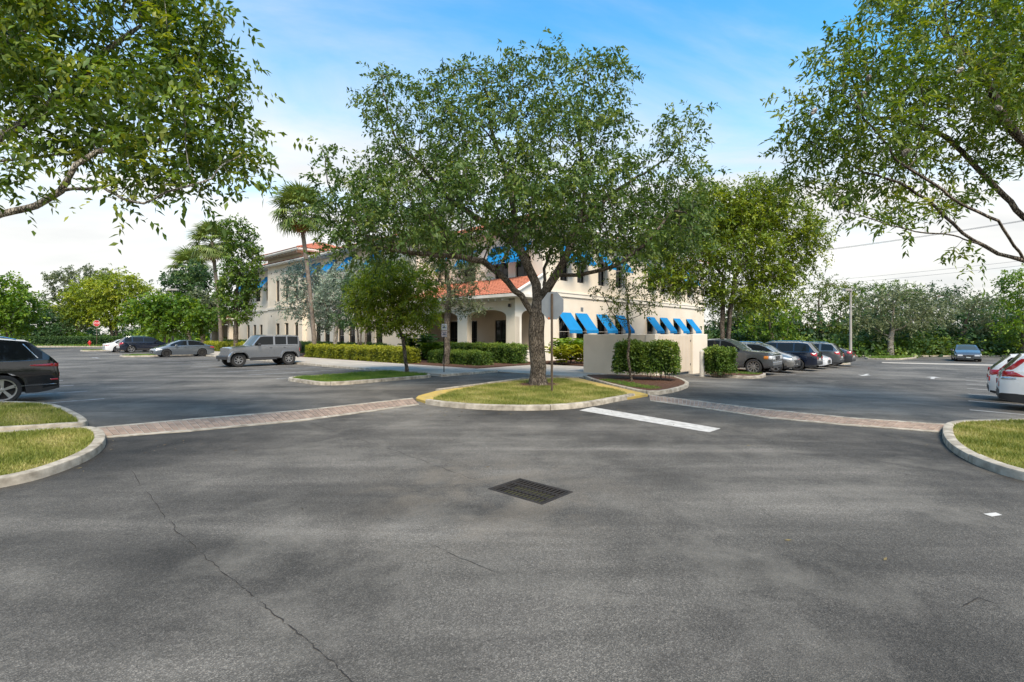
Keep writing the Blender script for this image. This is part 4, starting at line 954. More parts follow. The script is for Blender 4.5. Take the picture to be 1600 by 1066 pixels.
lobes = [L3(605,165,Yt+1,42,62), L3(650,215,Yt+.5,75,70,60), L3(725,165,Yt+1,70,72,65), L3(800,140,Yt+.4,58,55,60), L3(868,140,Yt,60,68,65), L3(940,140,Yt+.4,48,68,60), L3(955,215,Yt,52,52), L3(760,240,Yt,105,80,90),
         L3(880,240,Yt-.8,100,80,90), L3(512,262,Yt,26,50,26), L3(545,315,Yt,58,50,60), L3(510,350,Yt-.3,34,42), L3(610,320,Yt-1,85,62,80), L3(640,300,Yt+2.4,100,70,75), L3(690,350,Yt-2,80,42,60), L3(570,390,Yt-.4,70,32,50),
         L3(850,330,Yt+2.5,110,66,80), L3(960,310,Yt+.6,80,60,80), L3(1060,225,Yt+.5,40,56,45), L3(1075,290,Yt,38,58,50), L3(1040,345,Yt-.6,58,58,60), L3(990,385,Yt-1.2,48,30,50), L3(760,300,Yt-2.6,95,72,60), L3(900,310,Yt-2.4,70,56,60), L3(900,395,Yt+.6,50,25), L3(720,385,Yt+1.5,60,30,50), L3(640,372,Yt+1,85,30,50), L3(555,345,Yt+1.2,60,50,50), L3(1005,350,Yt+1.6,80,60,60), L3(830,350,Yt+1,80,40,50), L3(1075,350,Yt+.6,45,60,50)]
BIG = tree('mahogany_tree', 'big spreading tree with forked grey trunk on the yellow-edged corner island', b0, chains, lobes, 2550, 'lf_mahog', .285, .36, 'bark', sprays=4, K=9, Ls=.46, ll=.172, lw=.22, cmax=5, spread_pos=.36, dk=.36, tipr=.0075, flare=1.3)

# --- tree overhanging from the left
Yl = 8.3; Q = lambda x, y, dy=0: P(x, y, Yl+dy)
gb = P(-150, 522, Yl); b0 = np.array([gb[0], gb[1], .1])
chains = [[b0, Q(-155,620), Q(-150,520), Q(-140,430), Q(-130,380)],
          [Q(-140,420), Q(-60,362), Q(0,335), Q(55,322), Q(95,298), Q(118,258), Q(150,238,.3), Q(230,225,.5), Q(310,200,.6)],
          [Q(100,290), Q(160,292,-.3), Q(190,310,-.5), Q(225,318,-.6), Q(260,300,-.6), Q(330,280,-.4)],
          [Q(-130,380), Q(-90,300), Q(0,213,.4), Q(60,180,.5), Q(92,150,.5), Q(150,90,.6), Q(220,40,.8)],
          [Q(-90,300,.2), Q(-60,180,.8), Q(0,75,1), Q(50,40,1), Q(80,-20,1.2)], [Q(-60,290,.6), Q(20,250,1.2), Q(140,236,1.4), Q(300,236,1.6), Q(370,225,1.6)],
          [Q(-120,350), Q(-20,290,-.6), Q(12,280,-.6), Q(20,250,-.7), Q(0,210,-1)], [Q(-60,180,.8), Q(-120,60,.4), Q(-200,-60,.3)], [Q(-130,380), Q(-260,300,.6), Q(-380,200,.8)], [Q(-130,360), Q(-180,250,2), Q(-150,120,3.5)]]
lobes = [L3(60,60,Yl,110,100,90), L3(190,60,Yl+.5,110,95,90), L3(290,45,Yl,65,80,70), L3(330,120,Yl+.5,68,75,70), L3(230,165,Yl-.4,115,70,80), L3(340,215,Yl+.4,72,52,60), L3(405,215,Yl+.4,24,20,25), L3(370,250,Yl,45,40,45), L3(270,260,Yl+.6,85,42,60), L3(100,180,Yl+.7,110,80,80),
         L3(190,318,Yl-.5,16,18,15), L3(300,292,Yl-.4,55,24,35), L3(250,295,Yl-.5,35,22,30), L3(375,45,Yl,14,22,18), L3(20,270,Yl-.6,40,34,40), L3(120,-60,Yl,150,90,100), L3(-60,60,Yl+1,120,120,110), L3(-200,0,Yl+.3,130,130,120), L3(-350,120,Yl+.8,110,110,110), L3(-150,60,Yl+3,140,120,120), L3(200,-60,Yl+.6,100,60,80)]
tree('mahogany_tree', 'leafy tree with pale crooked boughs overhanging the left-hand grass islands', b0, chains, lobes, 1900, 'lf_mahog2', .20, .2, 'bark_pale', sprays=4, K=7, Ls=.32, ll=.138, lw=.22, cmax=5, spread_pos=.24, dk=.2, tipr=.0035)

# --- tree overhanging from the right
Yr = 9.4; Q = lambda x, y, dy=0: P(x, y, Yr+dy)
gb = P(1765, 522, Yr); b0 = np.array([gb[0], gb[1], float(gz(gb[0], gb[1])) + .1])
chains = [[b0, Q(1768,600), Q(1762,520), Q(1755,470), Q(1748,430)],
          [Q(1755,460), Q(1680,432), Q(1600,407), Q(1560,397), Q(1520,375), Q(1490,350), Q(1450,312), Q(1405,285), Q(1350,270,.3)],
          [Q(1530,385), Q(1490,368,-.6), Q(1430,362,-.8), Q(1370,345,-.8), Q(1320,330,-.7)],
          [Q(1748,430), Q(1660,380,.6), Q(1600,340,.8), Q(1555,292,.9), Q(1515,250,.9), Q(1480,215,.9), Q(1420,190,.9), Q(1350,180,.8)],
          [Q(1600,385), Q(1560,345,-.4), Q(1500,318,-.6), Q(1455,285,-.7), Q(1400,250,-.7)],
          [Q(1740,420), Q(1690,300,.3), Q(1620,240,.2), Q(1570,190,.2), Q(1540,120,.2), Q(1480,60,.4)], [Q(1740,420), Q(1760,280,.8), Q(1720,150,1.4), Q(1660,30,1.6)], [Q(1745,400), Q(1850,300,.4), Q(1950,200,.8)], [Q(1745,400), Q(1740,280,2), Q(1700,150,3.4)]]
lobes = [L3(1390,70,Yr,100,75,90), L3(1290,120,Yr,48,48,50), L3(1270,190,Yr+.2,68,70,65), L3(1290,265,Yr+.2,80,46,60), L3(1370,170,Yr-.5,105,80,90), L3(1370,260,Yr+.7,85,60,70), L3(1480,70,Yr+.5,105,85,90), L3(1560,110,Yr-.3,95,100,90), L3(1480,180,Yr+.8,95,70,80), L3(1580,210,Yr+.9,70,60,60),
         L3(1430,330,Yr-.4,70,24,45), L3(1330,320,Yr-.5,40,26,40), L3(1500,395,Yr-.3,26,18,25), L3(1510,290,Yr+.5,55,35,45), L3(1640,60,Yr+1,120,120,110), L3(1500,-60,Yr+.4,150,80,110), L3(1800,60,Yr+.6,140,140,130), L3(1930,160,Yr+.8,110,110,110), L3(1700,80,Yr+3.2,150,130,120), L3(1700,230,Yr,70,60,60)]
RT = tree('mahogany_tree', 'leafy tree with seed pods and arching dark boughs overhanging the right-hand grass island', b0, chains, lobes, 1900, 'lf_mahog2', .2, .23, 'bark', sprays=4, K=9, Ls=.3, ll=.13, lw=.165, cmax=5, spread_pos=.24, dk=.23, tipr=.004, droop=.5)
pod = MB().lathe([(.001, -.065), (.025, -.055), (.042, -.02), (.042, .02), (.03, .05), (.001, .068)], 8).mesh('seed_pod', M['bark_pale'])
for px, py in ((1357,122),(1350,148),(1272,174),(1560,169),(1418,236),(1412,240),(1500,110)):
    q = P(px, py, Yr-.9) - b0; o = link('seed_pod', pod, RT[0], tuple(q), (random.uniform(.6, 1.5), 0, random.uniform(0, 6)))
    MB().tube([(0, 0, .06), (.02, .0, .25), (.1, .25, .4)], .004, 4).build('stem', M['bark'], o)

# --- planted trees around the building
def simple(name, label, px, pyb, Y, crowns, leaf, n=260, tr=.14, step=.5, bark='bark', stems=1, lean=0, base=None, **kw):
    """trunk from ground under px; crowns in photo pixels at depth Y"""
    gx, gy = (P(px, HZ, Y)[:2]) if base is None else base; gzv = float(gz(gx, gy)) + kw.pop('z0', .08); b0 = np.array([gx, gy, gzv])
    lob = [L3(c[0], c[1], gy + (c[4] if len(c) > 4 else 0), c[2], c[3]) for c in crowns]
    cx = np.mean([l[0] for l in lob], 0); low = min(l[0][2] - l[1][2] for l in lob); ch = []
    for k in range(stems):
        a = k*6.283/max(stems, 1) + .7; off = np.array([math.cos(a), math.sin(a), 0]) * (.28 if stems > 1 else 0)
        mid = np.array([gx + (cx[0]-gx)*.25, gy + (cx[1]-gy)*.25, gzv + max(.5, (low-gzv)*.9)]) + off*1.2; topz = cx.copy() + off*2.5
        ch.append([b0 + off*.25 if k == 0 and 0 else b0, b0*.5 + mid*.5 + off*.4 + np.array([lean, 0, 0]), mid, mid*.45 + topz*.55])
    return tree(name, label, b0, ch, lob, n, leaf, tr, step, bark, **kw)
NEAR = dict(Ls=.3, ll=.12, lw=.26, K=8, cmax=5, spread_pos=.25, tipr=.006)
simple('small_tree', 'small round glossy-leaved tree on the left grass island before the hedge', 636, 585, 24.1, [(590,455,45,38),(650,455,40,40,.3),(610,430,38,28),(585,490,38,28),(650,495,40,25),(620,475,50,40,.6),(560,470,24,24),(610,505,50,16)], 'lf_lime', 620, .085, .3, 'bark', sprays=13, base=G(636, 585.5), **NEAR)
simple('young_tree', 'thin young tree with sparse leaves leaning beside the clipped enclosure hedge', 985, 598, 20, [(980,470,45,22),(945,455,26,20),(1010,475,30,22),(985,440,24,16),(960,495,30,15)], 'lf_olive', 210, .05, .25, 'bark', sprays=3, base=G(987, 599), lean=-.12, Ls=.24, ll=.105, lw=.25, K=7, cmax=3, spread_pos=.2, tipr=.005)
simple('oak_tree', 'blue-green leaved tree with straight trunk beside the portico hedges', 697, 572, 30.5, [(700,395,50,35),(660,420,35,35),(735,430,35,32),(700,455,48,28),(740,475,30,16),(690,350,50,35,1)], 'lf_oak', 420, .19, .4, 'bark', sprays=11, Ls=.35, ll=.12, lw=.28, K=8, cmax=5, tipr=.007, spread_pos=.3)
simple('buttonwood_tree', 'silver-leaved tree with pale trunk behind the parked off-road vehicle', 493, 545, 42, [(465,440,28,24),(485,465,38,30),(500,490,34,20),(458,480,20,22),(480,425,30,20)], 'lf_silver', 340, .17, .5, 'bark_pale', sprays=9, Ls=.45, ll=.17, lw=.3, K=7, cmax=5, tipr=.009, spread_pos=.4)
simple('buttonwood_tree', 'silver-leaved tree with pale trunk above the yellow hedge', 522, 545, 40.5, [(530,440,32,28),(545,470,34,28),(515,470,30,28),(560,430,26,24),(525,495,30,14)], 'lf_silver', 340, .17, .5, 'bark_pale', sprays=9, Ls=.45, ll=.17, lw=.3, K=7, cmax=5, tipr=.009, spread_pos=.4)
simple('multi_stem_tree', 'many-stemmed dark green tree rising behind the yellow hedge', 565, 545, 37, [(560,460,30,32),(590,430,34,32),(545,500,26,16)], 'lf_dark', 300, .15, .45, 'bark', stems=3, sprays=9, Ls=.4, ll=.15, lw=.3, K=7, cmax=5, tipr=.009, spread_pos=.35)
simple('column_tree', 'tall narrow dense green tree before the far end of the building', 368, 545, 50, [(372,365,26,26),(375,400,30,32),(372,440,34,34),(368,480,32,26),(385,420,24,30),(352,455,18,26)], 'lf_hedge', 420, .2, .6, 'bark', sprays=10, Ls=.55, ll=.24, lw=.36, K=7, cmax=5, tipr=.01, spread_pos=.45)
simple('mahogany_tree', 'olive green tree with several limbs behind the dumpster enclosure', 1133, 545, 37, [(1120,330,52,40),(1180,320,52,38),(1230,350,46,42),(1250,395,36,34),(1150,390,66,40),(1210,420,50,36),(1100,400,40,40),(1130,450,50,28),(1190,465,38,24),(1075,350,36,40,1),(1165,350,60,40,2.5),(1070,440,26,30),(1265,360,26,30),(1200,300,40,22),(1042,385,40,44),(1045,430,36,26),(1090,330,40,40)], 'lf_glossy', 1250, .30, .55, 'bark', stems=3, sprays=14, Ls=.55, ll=.225, lw=.24, K=9, cmax=6, tipr=.01, spread_pos=.7)
# --- background, left and right
FAR = dict(sprays=9, Ls=.75, ll=.25, lw=.3, K=8, cmax=7, tipr=.016, spread_pos=.6, fold=False, cut=.02)
FARL = dict(FAR, sprays=14, ll=.34, lw=.34, spread_pos=.85)
simple('shade_tree', 'bright green tree at the left edge of the far verge', 17, 541, 62, [(5,455,38,26),(35,480,30,28),(-30,480,50,34),(10,500,40,22)], 'lf_bright', 260, .3, .9, group='verge trees', **FARL)
simple('shade_tree', 'tall sparse dark tree standing behind the bright green verge tree', 120, 538, 98, [(100,440,30,18),(140,430,34,16),(90,475,28,20),(150,470,30,28),(120,500,40,20),(160,440,20,14)], 'lf_oak', 300, .35, 1.1, group='verge trees', **FARL)
simple('shade_tree', 'dark feathery low tree on the far verge left of the stop sign', 62, 540, 84, [(62,505,28,22),(85,515,22,16),(40,515,26,18)], 'lf_dark', 200, .25, 1.0, group='verge trees', **FARL)
simple('shade_tree', 'broad yellow-green domed tree on the far verge behind the stop sign', 180, 540, 88, [(150,462,46,32),(185,450,46,28),(215,475,38,30),(125,488,34,24),(180,490,50,24)], 'lf_lime', 520, .34, 1.0, stems=2, group='verge trees', **FARL)
simple('shade_tree', 'low spreading green tree with reddish stems above the grey sedan', 258, 545, 59, [(235,490,34,20),(275,483,38,22),(305,500,30,20),(255,508,38,14)], 'lf_bright', 420, .25, .8, stems=3, group='verge trees', **FARL)
simple('shade_tree', 'dark green fine-leaved tree behind the twin lamp pole', 295, 540, 78, [(280,445,28,22),(305,430,26,20),(320,460,24,28),(275,475,26,20)], 'lf_dark', 260, .3, 1.0, group='verge trees', **FARL)
simple('shade_tree', 'grey-green tree between the fan palm and the low spreading tree', 318, 540, 67, [(310,475,26,20),(330,490,20,20),(295,495,20,18)], 'lf_oak', 240, .28, .9, group='verge trees', **FARL)
FR = dict(FAR)
simple('shade_tree', 'dense bright green tree beyond the dark blue car', 1205, 545, 56, [(1195,480,32,30),(1225,495,30,26),(1180,510,30,24),(1215,525,36,16)], 'lf_bright', 320, .28, .9, group='lot edge trees', **FR)
simple('shade_tree', 'olive tree with tufted top between the bright green tree and the concrete light pole', 1285, 545, 60, [(1265,470,34,26),(1300,465,32,28),(1250,500,30,22),(1300,505,36,22),(1285,443,26,12)], 'lf_olive', 320, .3, .9, group='lot edge trees', **FR)
simple('oak_tree', 'grey-green oak with a bare pale trunk on the grass beside the concrete light pole', 1391, 557, 54, [(1370,480,38,26),(1410,475,42,26),(1450,490,30,22),(1345,500,26,18),(1400,505,46,18)], 'lf_oak', 420, .27, .8, 'bark_pale', base=G(1391, 557.5), **FR)
simple('oak_tree', 'grey-green spreading oak above the lone sedan at the back hedge', 1497, 548, 58, [(1480,485,34,26),(1520,485,38,28),(1545,505,28,20),(1500,510,40,18)], 'lf_oak', 380, .3, .9, **FR)
simple('shade_tree', 'tall green tree behind the pale-trunked oak', 1360, 545, 70, [(1340,460,36,20),(1380,458,36,18),(1420,460,30,18)], 'lf_hedge', 300, .3, 1.0, group='lot edge trees', **FR)
simple('shade_tree', 'tall dark tree rising between the two grey-green oaks', 1455, 545, 70, [(1450,465,36,20),(1480,462,30,20),(1430,480,30,20)], 'lf_dark', 300, .3, 1.0, group='lot edge trees', **FR)
simple('shade_tree', 'bright green broad-leaved tree at the right end of the back hedge', 1600, 548, 52, [(1590,450,26,30),(1620,470,40,44),(1580,500,26,24),(1610,520,40,18)], 'lf_bright', 300, .28, .8, group='lot edge trees', **FR)
simple('shade_tree', 'plain green tree behind the lone sedan and its oak', 1550, 545, 72, [(1545,475,36,20),(1580,480,30,20),(1520,490,30,24)], 'lf_hedge', 260, .3, 1.0, group='lot edge trees', **FR)
simple('shade_tree', 'dull green tree beyond the parked pickup', 1150, 545, 64, [(1140,480,40,34),(1170,470,34,30)], 'lf_oak', 260, .3, 1.0, group='lot edge trees', **FR)
# --- woods behind: one uncountable mass each
def woods(label, pts, n, leaf, hmax, ll=.5):
    n, ll = int(n*1.12), ll*.82
    pts = np.array(pts); seg = RNG.random(n) * (len(pts)-1); i = seg.astype(int); f = (seg - i)[:, None]; p = pts[i]*(1-f) + pts[i+1]*f
    p = p + RNG.normal(0, 1, (n, 2)) * np.array([1.5, 3.5]); hgt = hmax * (.55 + .25*np.sin(p[:, 0]*.45) + .2*np.sin(p[:, 0]*1.1 + p[:, 1]*.7))
    z = RNG.random(n) ** .8 * hgt; P0 = np.stack([p[:, 0], p[:, 1], z - .4], 1); v0 = np.clip(.4 + .25*np.sin(p[:, 0]*.8 + z) + RNG.normal(0, .15, n), 0, 1)
    o = link('woodland', leaves_mesh('woodland', P0, norm(RNG.normal(0, 1, (n, 3))), 6, np.full(n, 1.0), ll, .36, leaf, .3, v0, False)); tag(o, label, 'woodland', kind='stuff')
woods('dense dark undergrowth and woodland behind the right-hand back hedge', [(14, 66), (30, 64), (50, 62), (75, 60)], 11000, 'lf_dark', 6.2)
woods('bright shrubby growth in front of the right-hand woods', [(20, 61), (34, 59.5), (48, 60), (70, 58)], 4000, 'lf_hedge', 2.6, .4)
woods('far green woodland beyond the left-hand verge', [(-140, 104), (-90, 108), (-50, 105), (-30, 95), (-18, 90)], 9000, 'lf_dark', 6.5)
woods('light green thicket along the left-hand verge', [(-120, 90), (-85, 92), (-55, 88), (-38, 76)], 5000, 'lf_bright', 3.0, .45)

# --- palms
def fan_leaf(n=24, rad=1.0, pet=1.05):
    b = MB(); b.tube([(0, 0, 0), (pet*.5, 0, .04), (pet, 0, 0)], [.03, .022, .016], 5, cap=False); var = []
    for k in range(n):
        a = R(-118 + 236*k/(n-1)); r = rad*(.78 + .22*math.cos(a*.6)); d = np.array([math.cos(a), math.sin(a), 0]); s = np.array([-d[1], d[0], 0]); o = np.array([pet, 0, 0.0]); wz = .022 if k % 2 else -.012
        w0, w1 = .012, .05*rad
        p1 = o + d*r*.55 + np.array([0, 0, wz]); p2 = o + d*r + np.array([0, 0, -.42*r*(.4+random.random())])
        b.add([o - s*w0, o + s*w0, p1 + s*w1, p2, p1 - s*w1], [(0,1,2,4), (4,2,3)])
    return b
FAN = []
for k in range(3):
    me = fan_leaf().mesh('frond', M['lf_palm']); a = me.attributes.new('var', 'FLOAT', 'POINT'); a.data.foreach_set('value', [random.uniform(.2, .8) for _ in me.vertices]); FAN.append(me)
dead = fan_leaf(20, .8, .7).mesh('frond', M['lf_dead'])
def palm(label, base, top, r0, nfr=46, sc=1.5, dead_n=5, seed=1):
    rnd = random.Random(seed); base = Vector(base); top = Vector(top); o = empty('fan_palm', base, 0, label, 'palm', None); d = top - base
    pts = [Vector((d.x*t**1.4, d.y*t, d.z*t)) for t in [i/14 for i in range(15)]]; b = MB(); b.tube(pts, [r0*(1.25 - .35*min(1, i/3)) * (1 + .05*(i % 2)) for i in range(15)], 12); b.build('trunk', M['bark_palm'], o, smooth=60)
    for k in range(nfr + dead_n):
        f = k/nfr; el = 78 - 120*min(f, 1)**.9 + rnd.uniform(-8, 8); az = k*137.5 + rnd.uniform(-12, 12)
        if k >= nfr: el = rnd.uniform(-75, -50)
        l = link('frond', FAN[k % 3] if k < nfr else dead, o, (d.x, d.y, d.z - (.35*f)), (rnd.uniform(-.25, .25), -R(el), R(az))); l.scale = (sc,)*3
    return o
def at_px(px, py, Y): q = P(px, py, Y); return (q[0], q[1], q[2])
palm('tall fan palm with a slender ringed trunk against the cornice of the building', (*P(492, 522, 40)[:2], .1), at_px(468, 328, 40), .17, 44, 1.22, 2, 3)
palm('fan palm with orange dead fronds beside the narrow dense tree', (*P(346, 522, 54)[:2], .1), at_px(331, 378, 54), .19, 40, 1.3, 7, 5)
palm('low-crowned far palm showing above the dark verge tree', (*P(296, 522, 84)[:2], .1), at_px(296, 418, 84), .22, 34, 1.9, 1, 9)

# --- clipped hedges
def hedge(label, x0, x1, y0, y1, h, leaf='lf_hedge', dens=520, ll=.07, stem_h=0.0, world=None, rz=ANG, z0=.1, group=None, lump=.05):
    if world is None: cx, cy = S2((x0+x1)/2, (y0+y1)/2)
    else: cx, cy = world
    lx, ly = x1-x0, y1-y0; o = empty('hedge', (cx, cy, z0 + float(gz(cx, cy))), rz, label, 'hedge', group); zb = stem_h*.75
    H = h - zb; areas = [lx*ly*1.2, lx*H, lx*H, ly*H, ly*H]; n = int(sum(areas)*dens); n = min(n, 42000); sid = RNG.choice(5, n, p=np.array(areas)/sum(areas)); u, v = RNG.uniform(-.5, .5, n), RNG.random(n)
    dep = np.abs(RNG.normal(0, .075, n)); Pp = np.zeros((n, 3)); N = np.zeros((n, 3)); u2 = RNG.uniform(-.5, .5, n)
    for s, (ax, sg) in enumerate(((2, 1), (1, -1), (1, 1), (0, -1), (0, 1))):
        m = sid == s
        if ax == 2: Pp[m] = np.stack([u[m]*lx, u2[m]*ly, h - dep[m]], 1)
        elif ax == 1: Pp[m] = np.stack([u[m]*lx, sg*(ly/2 - dep[m]), zb + v[m]*H], 1)
        else: Pp[m] = np.stack([sg*(lx/2 - dep[m]), u[m]*ly, zb + v[m]*H], 1)
        N[m, ax] = sg
    lum = lump*(np.sin(Pp[:, 0]*5.1 + Pp[:, 2]*3) + np.sin(Pp[:, 1]*4.3 + 1.7*Pp[:, 2]) + np.sin(Pp[:, 0]*11 + Pp[:, 1]*9))
    Pp += N*lum[:, None] + RNG.normal(0, .02, (n, 3)); A_ = norm(N*.8 + RNG.normal(0, .7, (n, 3)) + np.array([0, 0, .25]))
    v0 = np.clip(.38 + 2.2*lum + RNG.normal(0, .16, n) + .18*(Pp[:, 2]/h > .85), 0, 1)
    link('foliage', leaves_mesh('foliage', Pp, A_, 3, np.full(n, ll*1.3), ll, .3, leaf, .1, v0, False, .7), o)
    c = MB(); q = .16; c.bbox(-lx/2+q, lx/2-q, -ly/2+q, ly/2-q, zb+.03, h-q, min(.12, lx*.15)); c.build('inner_foliage', M['lf_dark'], o)
    st = MB(); ns = max(3, int(lx*ly*5))
    for _ in range(ns):
        x, y = random.uniform(-.42, .42)*lx, random.uniform(-.42, .42)*ly; st.tube([(x, y, -.1), (x+random.uniform(-.1, .1), y+random.uniform(-.1, .1), zb+.3)], random.uniform(.008, .016), 5, cap=False)
    st.build('stems', M['bark'], o)['kind'] = 'stuff'
    return o
hw_ = P(1009, 522, 20.4); hedge('tall clipped green hedge with bare stems in front of the enclosure gates', -1.15, 1.15, -.45, .45, 1.44, dens=620, ll=.085, stem_h=.42, world=(hw_[0], hw_[1]), rz=R(-14))
hw_ = P(1124, 522, 23.6); hedge('short clipped green hedge on the mulch island beside the pickup', -.5, .5, -.5, .5, 1.2, dens=620, ll=.085, stem_h=.2, world=(hw_[0], hw_[1]), rz=R(20))
hedge('yellow-green clipped hedge along the concrete sidewalk', -6.0, -4.8, 3.9, 17.2, .9, 'lf_hedge_y', 420, .085)
hedge('yellow-green clipped hedge farther along, past the narrow dense tree', -6.0, -4.8, 26.5, 42, .85, 'lf_hedge_y', 150, .12)
hedge('low green hedge edged with red mulch in front of the portico', -4.3, -3.1, -1.0, 3.7, .72, 'lf_hedge', 520, .075)
hedge('long green hedge against the portico arches', -1.7, -.5, -1.5, 8.2, 1.12, 'lf_hedge', 420, .08)
hedge('dark green foundation hedge under the tall windows', -2.2, -1.2, 12.5, 28, .95, 'lf_dark', 220, .1)
hedge('dark green foundation hedge near the far porch', -2.0, -1.0, 32, 50, .95, 'lf_dark', 120, .13)
hedge('long low boundary hedge behind the lone sedan at the back of the lot', -22, 22, -.8, .8, 1.35, 'lf_hedge', 130, .16, world=(48, 56.6), rz=0, z0=.05)
hedge('clipped green hedge at the left-hand verge behind the stop sign', -14, 14, -.8, .8, 1.25, 'lf_dark', 90, .2, world=(-74, 82.5), rz=R(4), z0=.05)
# --- arching leafy plants
def arching(name, label, X, Y, h, spread, n, leaf, lw=.05, rows=7):
    o = empty(name, (X, Y, float(gz(X, Y)) + .1), 0, label, 'plant'); Vs = []; Fs = []; va = []
    for k in range(n):
        a = random.random()*6.283; L_ = h*random.uniform(.75, 1.25); out_ = spread*random.uniform(.35, 1.1); c, s = math.cos(a), math.sin(a); bx, by = random.gauss(0, .12), random.gauss(0, .12); v = random.random()
        for i in range(rows):
            for sd in (-1, 1):
                t0 = (i+.7)/rows; px_ = bx + c*out_*t0**1.3; py_ = by + s*out_*t0**1.3; pz_ = L_*(1.75*t0 - .95*t0*t0); ln = .3*h*(1 - abs(t0-.55)*.9)
                e = np.array([c*.55 - s*sd*.8, s*.55 + c*sd*.8, -.1]); e /= np.linalg.norm(e); q = np.array([px_, py_, pz_]); w_ = np.array([c, s, .4])*lw*h
                b = len(Vs); Vs += [q, q + e*ln*.5 + w_, q + e*ln - np.array([0, 0, .12*ln]), q + e*ln*.5 - w_]; Fs.append((b, b+1, b+2, b+3)); va += [min(1, max(0, v*.8 + random.uniform(-.1, .25)))]*4
    link('leaves', np_mesh('leaves', np.array(Vs), np.array(Fs), M[leaf], attr=va), o); b = MB()
    for k in range(6): a = k*1.05; b.tube([(0, 0, -.05), (.2*math.cos(a)*spread, .2*math.sin(a)*spread, h*.5)], .015, 5, cap=False)
    b.build('stems', M['bark'], o)['kind'] = 'stuff'; return o
for px, Y, h, sp, lab, lf in ((878, 31, 1.15, 1.0, 'yellow-green fern clump nearest the entrance at the facade foot', 'lf_hedge_y'), (892, 32.5, 1.6, 1.2, 'lush tall green fern plant under the first blue awning', 'lf_bright'), (908, 31.5, 1.25, 1.1, 'leafy green fern clump against the enclosure wall', 'lf_hedge_y'), (652, 36, 1.9, 1.4, 'dark leafy plant beside the dark doorway', 'lf_dark'), (672, 35, 1.3, .9, 'small green plant between the doorway and the portico hedge', 'lf_hedge')):
    arching('fern_plant', lab, *P(px, 522, Y)[:2], h, sp, 60, lf)
for k, px in enumerate((1378, 1412, 1437, 1460, 1532)):
    arching('palmetto_shrub', ('drooping palmetto shrub behind the back hedge, close to the pale oak trunk', 'spiky yellow palmetto shrub behind the back hedge, past the pale oak trunk', 'broad green palmetto shrub behind the back hedge between the two oaks', 'pale palmetto shrub behind the back hedge beside the darker oak', 'palmetto shrub behind the back hedge beyond the lone sedan')[k], *P(px, 522, 59.2)[:2], 2.2, 1.6, 36, ('lf_oak', 'lf_hedge_y', 'lf_hedge', 'lf_olive', 'lf_bright')[k], .03, 6)
q0, q1 = P(1500, 522, 63), P(1720, 522, 63)
tag(MB().bbox(q0[0], q1[0], 62.9, 63.15, -.9, 1.0, .02).build('boundary_wall', M['stucco']), 'pale beige boundary wall showing behind the back hedge', 'wall')

woods('unseen belt of trees and shrubs behind the viewpoint, added for car reflections', [(-75, -34), (-30, -38), (0, -36), (35, -38), (80, -34)], 4200, 'lf_dark', 9.0, .6)  # out-of-view trees, added so car glass and paint have something to reflect
woods('unseen belt of trees to the far left side, added for car window reflections', [(-62, -30), (-66, 0), (-70, 30)], 2200, 'lf_dark', 7.5, .6)  # second unseen belt, added beside the view mainly for reflections in car windows
# ================================================================== vehicles
def wheel_meshes(r, wd, spokes, rim_m, key, face=.72):
    ty = MB(); rr = r*face; h = wd/2
    ty.lathe([(rr, -h*.8), (rr*1.04, -h), (r*.93, -h), (r*.985, -h*.8), (r, -h*.4), (r, h*.4), (r*.985, h*.8), (r*.93, h), (rr*1.04, h), (rr, h*.8)], 28, 'y', True)
    rm = MB(); rm.lathe([(rr*.995, -h*.8), (rr*.995, h*.82), (rr*.90, h*.80), (rr*.87, h*.3), (rr*.87, -h*.8)], 28, 'y')
    for k in range(spokes):
        a = 2*math.pi*k/spokes; c, s = math.cos(a), math.sin(a); w0, w1 = rr*.10, rr*(.13 if spokes > 6 else .2)
        pts = []
        for rad, w_, y in ((rr*.12, w0, h*.62), (rr*.9, w1*.75, h*.66)):
            for sg in (-1, 1): pts.append((rad*c - sg*w_*s, y, rad*s + sg*w_*c))
        back = [(p[0], p[1]-.03, p[2]) for p in pts]
        rm.add(pts + back, [(0,1,3,2), (4,6,7,5), (0,2,6,4), (1,5,7,3), (2,3,7,6)])
    rm.lathe([(.001, h*.72), (rr*.16, h*.7), (rr*.2, h*.55), (rr*.2, h*.3)], 14, 'y')
    dk = MB(); dk.lathe([(.001, h*.18), (rr*.868, h*.18), (rr*.868, h*.1), (.001, h*.1)], 24, 'y')
    return ty.mesh('tyre', M['rubber'], 35), rm.mesh('rim', M[rim_m], 35), dk.mesh('brake_disc', M['iron'])
WHEELS = {}
def interp(tab, x): xs_ = [t[0] for t in tab]; return np.interp(x, xs_, [t[1] for t in tab])
